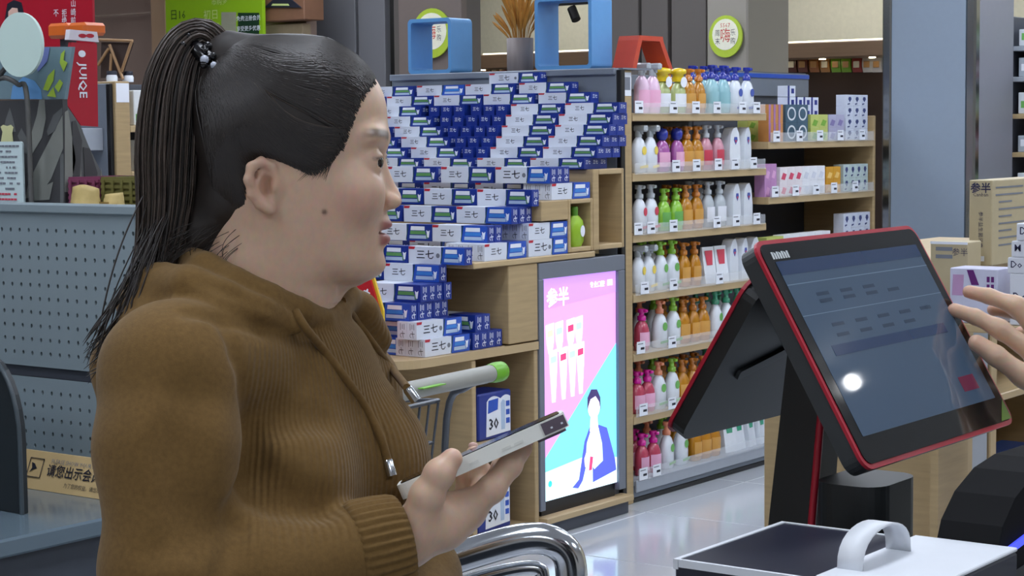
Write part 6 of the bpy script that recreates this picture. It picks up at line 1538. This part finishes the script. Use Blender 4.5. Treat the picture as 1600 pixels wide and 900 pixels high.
w = project(np.array(w), .0007, 5, outer); strands('hairline_strands', w, rng.uniform(.0003, .0006, len(w)), hair)
w = []
for q in range(90):
    a = LC(rng.uniform(290, 392), rng.uniform(340, 385), 0); a[1] = -rng.uniform(.02, .062); b = a + [rng.uniform(-.03, -.012), rng.uniform(-.006, .0), -rng.uniform(.015, .032)]
    t = np.linspace(0, 1, K)[:, None]; w.append(a * (1 - t) + b * t + np.array([-.006, -.006, 0]) * np.sin(pi * t))
strands('nape_wisps', w, [.00028] * len(w), hair)
# ponytail
PC = [(356, 97, 0, 20), (338, 74, 0, 25), (316, 60, -.004, 29), (293, 80, -.008, 38), (276, 130, -.012, 46), (268, 190, -.016, 48), (264, 250, -.02, 47), (262, 310, -.024, 43), (254, 370, -.03, 37), (240, 425, -.04, 30), (218, 480, -.05, 21), (192, 530, -.056, 12)]
pc = np.array([LC(*p[:3]) for p in PC]); pr = np.array([p[3] * S_ for p in PC])
tail = bpy.data.objects.new('ponytail', MB().tube(spline(list(pc), 4), list(np.interp(np.linspace(0, len(pr) - 1, (len(pr) - 1) * 4 + 1), np.arange(len(pr)), pr * .86)), HAIR, 20).mesh('ponytail')); COL.objects.link(tail); tail.parent = wom
cs = np.array(spline(list(pc), 4)); crr = np.interp(np.linspace(0, len(pr) - 1, len(cs)), np.arange(len(pr)), pr)
T = np.gradient(cs, axis=0); T /= np.linalg.norm(T, axis=1, keepdims=True); Aa = np.cross(T, [0, 1.0, 0]); Aa /= np.linalg.norm(Aa, axis=1, keepdims=True); Bb = np.cross(T, Aa)
w = []; rad = []
for q in range(900):
    th = rng.uniform(0, 2 * pi); rr = rng.uniform(.78, 1.0) if q < 840 else rng.uniform(1.0, 1.14); tw = rng.uniform(-.5, .5)
    ph = th + tw * np.linspace(0, 1, len(cs)) ; rr_ = rr * (1 + .04 * np.sin(np.linspace(0, rng.uniform(3, 9), len(cs)) + th * 3))
    P = cs + (crr * rr_)[:, None] * (np.cos(ph)[:, None] * Aa + np.sin(ph)[:, None] * Bb)
    n_end = rng.integers(int(len(cs) * .72), len(cs) + 1); P = P[:n_end]
    ti = np.linspace(0, len(P) - 1, 30); w.append(np.stack([np.interp(ti, np.arange(len(P)), P[:, c]) for c in range(3)], 1)); rad.append(rng.uniform(.0005, .0013))
strands('tail_strands', w[:640], rad[:640], tail); strands('lighter_tail_strands', w[640:], rad[640:], tail, HAIR2)
w = []
for q in range(130):
    a = cs[rng.integers(26, 38)] + rng.uniform(-.012, .012, 3); e = LC(rng.uniform(128, 205), rng.uniform(530, 600), -.075 - rng.uniform(0, .03)); t = np.linspace(0, 1, 30)[:, None]
    w.append(a * (1 - t) + e * t + np.array([.012, 0, -.02]) * np.sin(pi * t) * rng.uniform(-.4, 1) + np.array([0, -.02, 0]) * np.sin(pi * t))
strands('tail_tips', w, rng.uniform(.0004, .0009, 130), tail)
# beaded hair tie
BD = mat('hair_tie_black', (16, 15, 18), .2); BDS = mat('bead_clear', (190, 196, 210), .1)
tie = MB().tube([PB + .033 * np.array([cos(a) * .75, sin(a), cos(a) * -.66]) + [-.006, 0, -.006] for a in np.linspace(0, 2 * pi, 25)], .008, BD, 10).build('hair_tie', wom)
for q in range(60):
    a = rng.uniform(.95 * pi, 2.05 * pi); c = PB + .040 * np.array([cos(a) * .75, sin(a), cos(a) * -.66]) + rng.uniform(-.008, .008, 3) + [-.006, 0, -.006]; r_ = rng.uniform(.003, .0055)
    MB().lathe([(r_ * .3, -r_ * .95), (r_ * .8, -r_ * .6), (r_, 0), (r_ * .8, r_ * .6), (r_ * .3, r_ * .95)], BDS if q % 5 == 0 else BD, tuple(c), n=8).build('bead', tie)

# ---- sweater
SWM = bpy.data.materials.new('brown_knit'); SWM.use_nodes = True; sN = SWM.node_tree.nodes; sL = SWM.node_tree.links; sb = sN['Principled BSDF']
sb.inputs['Roughness'].default_value = .85; sb.inputs['Sheen Weight'].default_value = .08; sb.inputs['Sheen Roughness'].default_value = .5; sb.inputs['Specular IOR Level'].default_value = .15
tc = sN.new('ShaderNodeTexCoord'); n1 = sN.new('ShaderNodeTexNoise'); n1.inputs['Scale'].default_value = 220; n1.inputs['Detail'].default_value = 3; sL.new(tc.outputs['Object'], n1.inputs['Vector'])
mx = sN.new('ShaderNodeMix'); mx.data_type = 'RGBA'; mx.inputs[6].default_value = (*lin((98, 74, 40)), 1); mx.inputs[7].default_value = (*lin((126, 98, 56)), 1); sL.new(n1.outputs['Fac'], mx.inputs[0]); sL.new(mx.outputs[2], sb.inputs['Base Color'])
ra = sN.new('ShaderNodeAttribute'); ra.attribute_name = 'rib'
ru = sN.new('ShaderNodeAttribute'); ru.attribute_name = 'ribu'
wv = sN.new('ShaderNodeMath'); wv.operation = 'SINE'; sL.new(ru.outputs['Fac'], wv.inputs[0])
mm = sN.new('ShaderNodeMath'); mm.operation = 'MULTIPLY'; sL.new(wv.outputs[0], mm.inputs[0]); sL.new(ra.outputs['Fac'], mm.inputs[1])
n3 = sN.new('ShaderNodeTexNoise'); n3.inputs['Scale'].default_value = 700; sL.new(tc.outputs['Object'], n3.inputs['Vector'])
ad = sN.new('ShaderNodeMath'); ad.operation = 'MULTIPLY_ADD'; ad.inputs[1].default_value = .3; sL.new(n3.outputs['Fac'], ad.inputs[0]); sL.new(mm.outputs[0], ad.inputs[2])
bp = sN.new('ShaderNodeBump'); bp.inputs['Strength'].default_value = .55; bp.inputs['Distance'].default_value = .0010; sL.new(ad.outputs[0], bp.inputs['Height']); sL.new(bp.outputs[0], sb.inputs['Normal'])
FD = np.array([cos(.55), -sin(.55), 0]); SD_ = np.array([sin(.55), cos(.55), 0])      # chest direction, far-shoulder direction
sw = Vol((-.50, -.32, .78), (.16, .30, 1.50), .0042)
Mt = [list(FD), list(SD_), [0, 0, 1]]
ch_c = LC(430, 770, 0)
sw.ell(ch_c + [0, 0, .006], (.108, .148, .195), .02, M=Mt)
sw.ell(LC(458, 590, -.005), (.060, .085, .062), .03, M=Mt)
sw.ell(LC(430, 930, 0), (.122, .158, .22), .03, M=Mt)
sw.ell(LC(430, 1090, 0), (.135, .17, .18), .04, M=Mt)
bust = LC(424, 735, 0)
for q in (-1, 1): sw.ell(bust + FD * .070 + SD_ * .064 * q, (.062, .066, .074), .03)
# shoulders
sw.chain([LC(405, 568, -.01), LC(340, 572, -.085), LC(272, 582, -.142)], [.060, .062, .064], .02)
sw.chain([LC(430, 555, .03), LC(500, 570, .10), LC(538, 612, .135)], [.054, .054, .054], .02)
sw.ell(LC(340, 720, -.03), (.085, .11, .15), .03)
# near sleeve
sw.chain([LC(270, 582, -.145), LC(262, 700, -.172), LC(272, 872, -.19)], [.0610, .0625, .0575], .014)
sw.chain([LC(272, 872, -.19), LC(420, 893, -.165), LC(560, 862, -.135)], [.056, .0490, .0430], .014)
sw.ell(LC(262, 900, -.195), (.058, .055, .055), .02)
# far sleeve folded in front of the body
sw.chain([LC(540, 610, .14), LC(585, 800, .15)], [.054, .050], .02); sw.chain([LC(585, 800, .15), LC(650, 900, .08), LC(640, 960, .0)], [.048, .043, .04], .015)
# hood: rolls round the neck, the second fold below and the sack lying on the back
roll = [(503, 500, -.030), (470, 487, -.060), (420, 468, -.080), (365, 446, -.084), (322, 424, -.066), (298, 410, -.02), (304, 404, .03), (350, 412, .075), (430, 432, .090), (500, 448, .078), (538, 466, .050), (528, 488, .012), (503, 500, -.030)]
sw.chain([LC(*p) for p in roll], [.012, .0145, .0165, .0175, .0180, .0180, .018, .017, .016, .015, .014, .012, .012], .003)
roll2 = [(462, 508, -.086), (410, 490, -.104), (350, 470, -.112), (296, 450, -.100), (252, 452, -.064), (226, 474, -.01), (240, 470, .06)]
sw.chain([LC(*p) for p in roll2], [.010, .0150, .0185, .021, .025, .027, .026], .004)
sw.chain([LC(310, 490, -.085), LC(245, 520, -.075), LC(205, 575, -.055), LC(198, 650, -.03)], [.030, .034, .034, .028], .016)
sw.chain([LC(538, 466, .060), LC(562, 486, .085), LC(590, 530, .11)], [.014, .017, .014], .008)
# throat opening
sw.chain([LC(408, 380, 0), LC(404, 470, 0)], [.0600, .0610], .005, '-')
sw.cone(LC(480, 420, -.01), LC(476, 478, -.01), .026, .022, .006, '-')
# raglan seam, elbow and chest creases (shallow)
def crease(pts, r, k, lift=.0, op='-', dep_=.35):
    P = []
    for p in pts:
        for c in np.arange(-.36, .2, .002):
            if sw.sample(LC(p[0], p[1], c)) < 0: break
        P.append(LC(p[0], p[1], c - r * (1 - dep_) + lift))
    sw.chain(P, [r] * len(P), k, op)
crease([(348, 500), (372, 555), (386, 610), (392, 680), (384, 745), (368, 800)], .007, .012, dep_=.2)
crease([(318, 438), (365, 458), (415, 478), (465, 497)], .006, .006, dep_=.35)
crease([(290, 482), (350, 500), (410, 514), (455, 520)], .007, .008, dep_=.3)
crease([(366, 806), (338, 832), (314, 868)], .009, .012, dep_=.3)
crease([(372, 822), (364, 860), (348, 895)], .008, .012, dep_=.25)
crease([(240, 860), (290, 835), (330, 800)], .010, .02, dep_=.15)
crease([(405, 660), (450, 645), (510, 650)], .012, .02, dep_=.15)
crease([(400, 730), (440, 770), (500, 790)], .012, .02, dep_=.15)
crease([(300, 620), (280, 700), (290, 780)], .014, .03, dep_=.10)
# loose folds
S, X, Y, Z = sw.sl((-.5, -.32, .78), (.16, .30, 1.5))
sw.v += (.0016 * np.sin(34 * Z + 16 * X + 3 * np.sin(9 * X + 7 * Y)) * np.cos(20 * Y + 11 * X)).astype(np.float32)
Vs, Fs_ = sw.nets(); Vs = relax(Vs, Fs_, 2, .4)
mes = np_mesh('sweater', Vs, Fs_, [SWM])
arm_d = np.minimum(np.abs(Vs[:, 1] + .17), 9)
rel = Vs - ch_c; fwd = rel @ FD
ribw = np.clip((fwd - .02) / .03, 0, 1) * np.clip((Vs[:, 0] - LC(385, 700, -.12)[0]) / .012, 0, 1) * np.clip((LC(500, 500)[2] - Vs[:, 2]) / .02, 0, 1) * np.clip((Vs[:, 2] - (LC(450, 795)[2] )) / .01, 0, 1)
ang = np.arctan2(rel @ SD_, np.maximum(rel @ FD + .06, .02)); au = mes.attributes.new('ribu', 'FLOAT', 'POINT'); au.data.foreach_set('value', ((ang * .15 - .12 * rel[:, 2]) * 2 * pi / .0046).astype(np.float32))
av = mes.attributes.new('rib', 'FLOAT', 'POINT'); av.data.foreach_set('value', ribw.astype(np.float32))
swo = obj('sweater', mes, wom)
# ribbed cuff of the near sleeve: real ridges
ca, cb_ = LC(548, 866, -.137), LC(630, 846, -.119); ax = (cb_ - ca) / np.linalg.norm(cb_ - ca); nseg, nring = 144, 9
a_ = np.cross(ax, [0, 1.0, 0]); a_ /= np.linalg.norm(a_); b_ = np.cross(ax, a_); vs = []
prof = [(0, .040), (.0, .0445), (.12, .0460), (.35, .0462), (.6, .0455), (.85, .0440), (.97, .0420), (1.0, .0385), (.93, .034)]
for t_, r_ in prof:
    for j in range(nseg):
        th = 2 * pi * j / nseg; rr = r_ + (.0012 * (1 if (j // 2) % 2 else -1) if .05 < t_ < .99 else 0); vs.append(ca + (cb_ - ca) * t_ + rr * (cos(th) * a_ + sin(th) * b_))
fs = [(i * nseg + j, i * nseg + (j + 1) % nseg, (i + 1) * nseg + (j + 1) % nseg, (i + 1) * nseg + j) for i in range(len(prof) - 1) for j in range(nseg)]
MB().add(vs, fs, SWM, True).build('sleeve_cuff', swo)
# drawstrings lying on the chest
def on_chest(px, py, lift=.003):
    for c in np.arange(-.34, .28, .002):
        p = LC(px, py, c)
        if sw.sample(p) < 0: return LC(px, py, c) - np.array([0, lift, 0])
    return LC(px, py, 0)
for pts, tip in (([(462, 486), (478, 512), (505, 545), (540, 590), (572, 636), (594, 680), (606, 718)], (613, 742)), ([(535, 470), (556, 500), (585, 540), (612, 575), (636, 606)], (650, 626))):
    P = [on_chest(*p) for p in pts]; P = spline(P, 5); MB().tube(P, .0042, SWM, 8).build('drawstring', swo)
    e = on_chest(*tip, .006); d = e - P[-1]
    if np.linalg.norm(d) < .06: MB().tube([P[-1], P[-1] + d * .15, e], [.0045, .0052, .0052], CHROME, 12).build('string_tip', swo)
# trousers and shoes down to the floor
tr = Vol((-.42, -.26, .03), (.10, .26, 1.06), .011); BLT = mat('trousers_black', (24, 24, 28), .8, bump=.2)
hip = LC(425, 1120, 0)
for q in (-1, 1):
    a = hip + SD_ * .085 * q; kn = np.array([a[0] + .02, a[1], .48]); an = np.array([a[0] - .01, a[1], .08])
    tr.chain([a, kn, an], [.095, .068, .052], .03)
tr.ell(hip + [0, 0, .02], (.12, .16, .13), .05, M=Mt)
Vt, Ft = tr.nets(); obj('trousers', np_mesh('trousers', Vt, Ft, [BLT]), wom)
for q in (-1, 1):
    a = hip + SD_ * .085 * q; c = np.array([a[0] + .035, a[1], .0]) ; b = MB(); M = frame(c, FD, (0, 0, 1))
    b.prism([(-.09, 0.001), (.16, .001), (.165, .03), (.12, .055), (.04, .085), (-.08, .09), (-.095, .04)], .085, mat('shoe_white', (200, 200, 198), .5), M @ Matrix.Translation((0, 0, -.0425))); b.build('shoe', wom)

# ---- phone
ph0, ph1 = LC(624, 771, -.122), LC(886, 655, -.112); ax = ph1 - ph0; Lp = np.linalg.norm(ax); ax /= Lp
wdv = np.array([.02, 1.0, -.10]); nrm = np.cross(ax, wdv); nrm /= np.linalg.norm(nrm); nrm = nrm if nrm[2] > 0 else -nrm
def wl(p): return np.array([*(org[:2] + r0[:2] * p[0] + f0[:2] * p[1]), p[2]])
pw0 = wl(ph0 + ax * Lp / 2); axw = r0 * ax[0] + f0 * ax[1] + z0 * ax[2]; wdw = r0 * wdv[0] + f0 * wdv[1] + z0 * wdv[2]
phone = thing('smartphone', 'white smartphone in a pale case held in the woman\'s hand', 'phone', tuple(pw0))
Mp = frame((0, 0, 0), axw, wdw); th = .0140
PWH = mat('phone_case_white', (236, 236, 228), .35, var=.03); PGL = mat('phone_glass', (16, 16, 20), .08, var=0); PSD = mat('phone_end_mauve', (96, 84, 96), .4)
wp = .074
zoff = -th / 2
MB().prism(rrect(Lp, wp, .012, 6, 0, wp / 2), th, PWH, Mp @ Matrix.Translation((0, 0, zoff))).build('case', phone)
MB().prism(rrect(Lp - .008, wp - .008, .009, 6, 0, wp / 2), .0008, PGL, Mp @ Matrix.Translation((0, 0, zoff + th if Mp.to_3x3().col[2].z > 0 else zoff - .0008))).build('screen_glass', phone)
MB().prism(rrect(.028, .05, .008, 6, Lp / 2 - .018, wp / 2), .003, PSD, Mp @ Matrix.Translation((0, 0, zoff - .003 if Mp.to_3x3().col[2].z > 0 else zoff + th))).build('camera_bump', phone)
MB().prism([(Lp / 2 - .024, -.0012), (Lp / 2 - .0015, -.0012), (Lp / 2 - .0015, .0), (Lp / 2 - .024, 0)], th - .003, PSD, Mp @ Matrix.Translation((0, 0, zoff + .0015))).build('edge_band', phone)
for x in (-.010, .022, .034):
    MB().prism([(x - .0045, -.0008), (x + .0045, -.0008), (x + .0045, 0), (x - .0045, 0)], .0025, mat('phone_button', (222, 222, 214), .4), Mp @ Matrix.Translation((0, 0, zoff + .004))).build('side_button', phone)
for x in (.004, .014):
    MB().prism([(Lp / 2 - x - .0028, -.0022), (Lp / 2 - x - .0008, -.0022), (Lp / 2 - x - .0008, -.0012), (Lp / 2 - x - .0028, -.0012)], .0016, WHITE, Mp @ Matrix.Translation((0, 0, zoff + .005))).build('edge_dot', phone)

# ---- the other person: only a hand and arm reach in from the right
npl = np.array(eY.cross(eV)); pp0 = np.array(PT)
d = ray(1488, 482); tt = ((pp0 - CAM) @ npl) / (d @ npl); tipw = CAM + d * tt
DT = (tipw - CAM) @ f0
org2 = CAM * np.array([1, 1, 0]) + f0 * DT
cust = thing('person', 'person out of frame whose right hand taps the till screen', 'person', tuple(org2), YAW)
H2 = lambda px, py, c=0.0: LC(px, py, c, DT)
a0, a1 = H2(1470, 440), H2(1600, 640)
hv2 = Vol((a0[0] - .02, -.30, .96), (a0[0] + .62, .16, a0[2] + .07), .0026)
FG2 = {'index': ([(1491, 484, -.012), (1524, 495, -.018), (1562, 514, -.026), (1622, 556, -.03)], [.0078, .0090, .0096, .0125]),
       'middle': ([(1514, 456, .012), (1546, 463, .010), (1588, 478, -.002), (1640, 540, -.012)], [.0078, .0090, .0098, .0130]),
       'ring': ([(1552, 484, .030), (1572, 484, .028), (1606, 492, .014), (1652, 548, .006)], [.0075, .0086, .0094, .0125]),
       'little': ([(1590, 520, .050), (1612, 516, .046), (1640, 522, .034), (1668, 566, .022)], [.0066, .0076, .0084, .0115]),
       'thumb': ([(1526, 536, -.040), (1556, 556, -.046), (1600, 588, -.046), (1668, 628, -.038)], [.0098, .0115, .0118, .0170])}
for nme, (P, R) in FG2.items():
    hv2.chain([H2(*p) for p in P], R, .004, kk=[.004, .004, .010])
wr2 = H2(1758, 650, -.03)
for p, r_ in ((H2(1630, 565, -.026), .016), (H2(1648, 556, -.008), .016), (H2(1660, 566, .012), .015), (H2(1676, 640, -.03), .019)): hv2.cone(p, wr2, r_, .026, .014)
el2 = H2(2060, 800, -.10)
hv2.cone(wr2, el2, .0265, .042, .012)
V2, F2 = hv2.nets(); V2 = relax(V2, F2, 2, .35); me2 = np_mesh('arm', V2, F2, [SKIN])
sp2 = [(.3 * gauss(V2, H2(*P[0]), .014), (216, 140, 126)) for P, R in FG2.values()]
tint(me2, V2, (222, 186, 156), sp2); obj('arm', me2, cust)
SLV = mat('sleeve_charcoal', (46, 46, 52), .85, bump=.3)
mid = wr2 + (el2 - wr2) * .35
MB().tube([mid, mid + (el2 - mid) * .06, el2 - (el2 - mid) * .3, el2 + np.array([.02, -.03, -.02]), el2 + np.array([.05, -.09, .02]), el2 + np.array([.10, -.17, .14]), el2 + np.array([.13, -.22, .24]), el2 + np.array([.14, -.24, .28]), el2 + np.array([.145, -.25, .30])], [.046, .05, .056, .060, .064, .070, .074, .062, .02], SLV, 24).build('sleeve', cust)
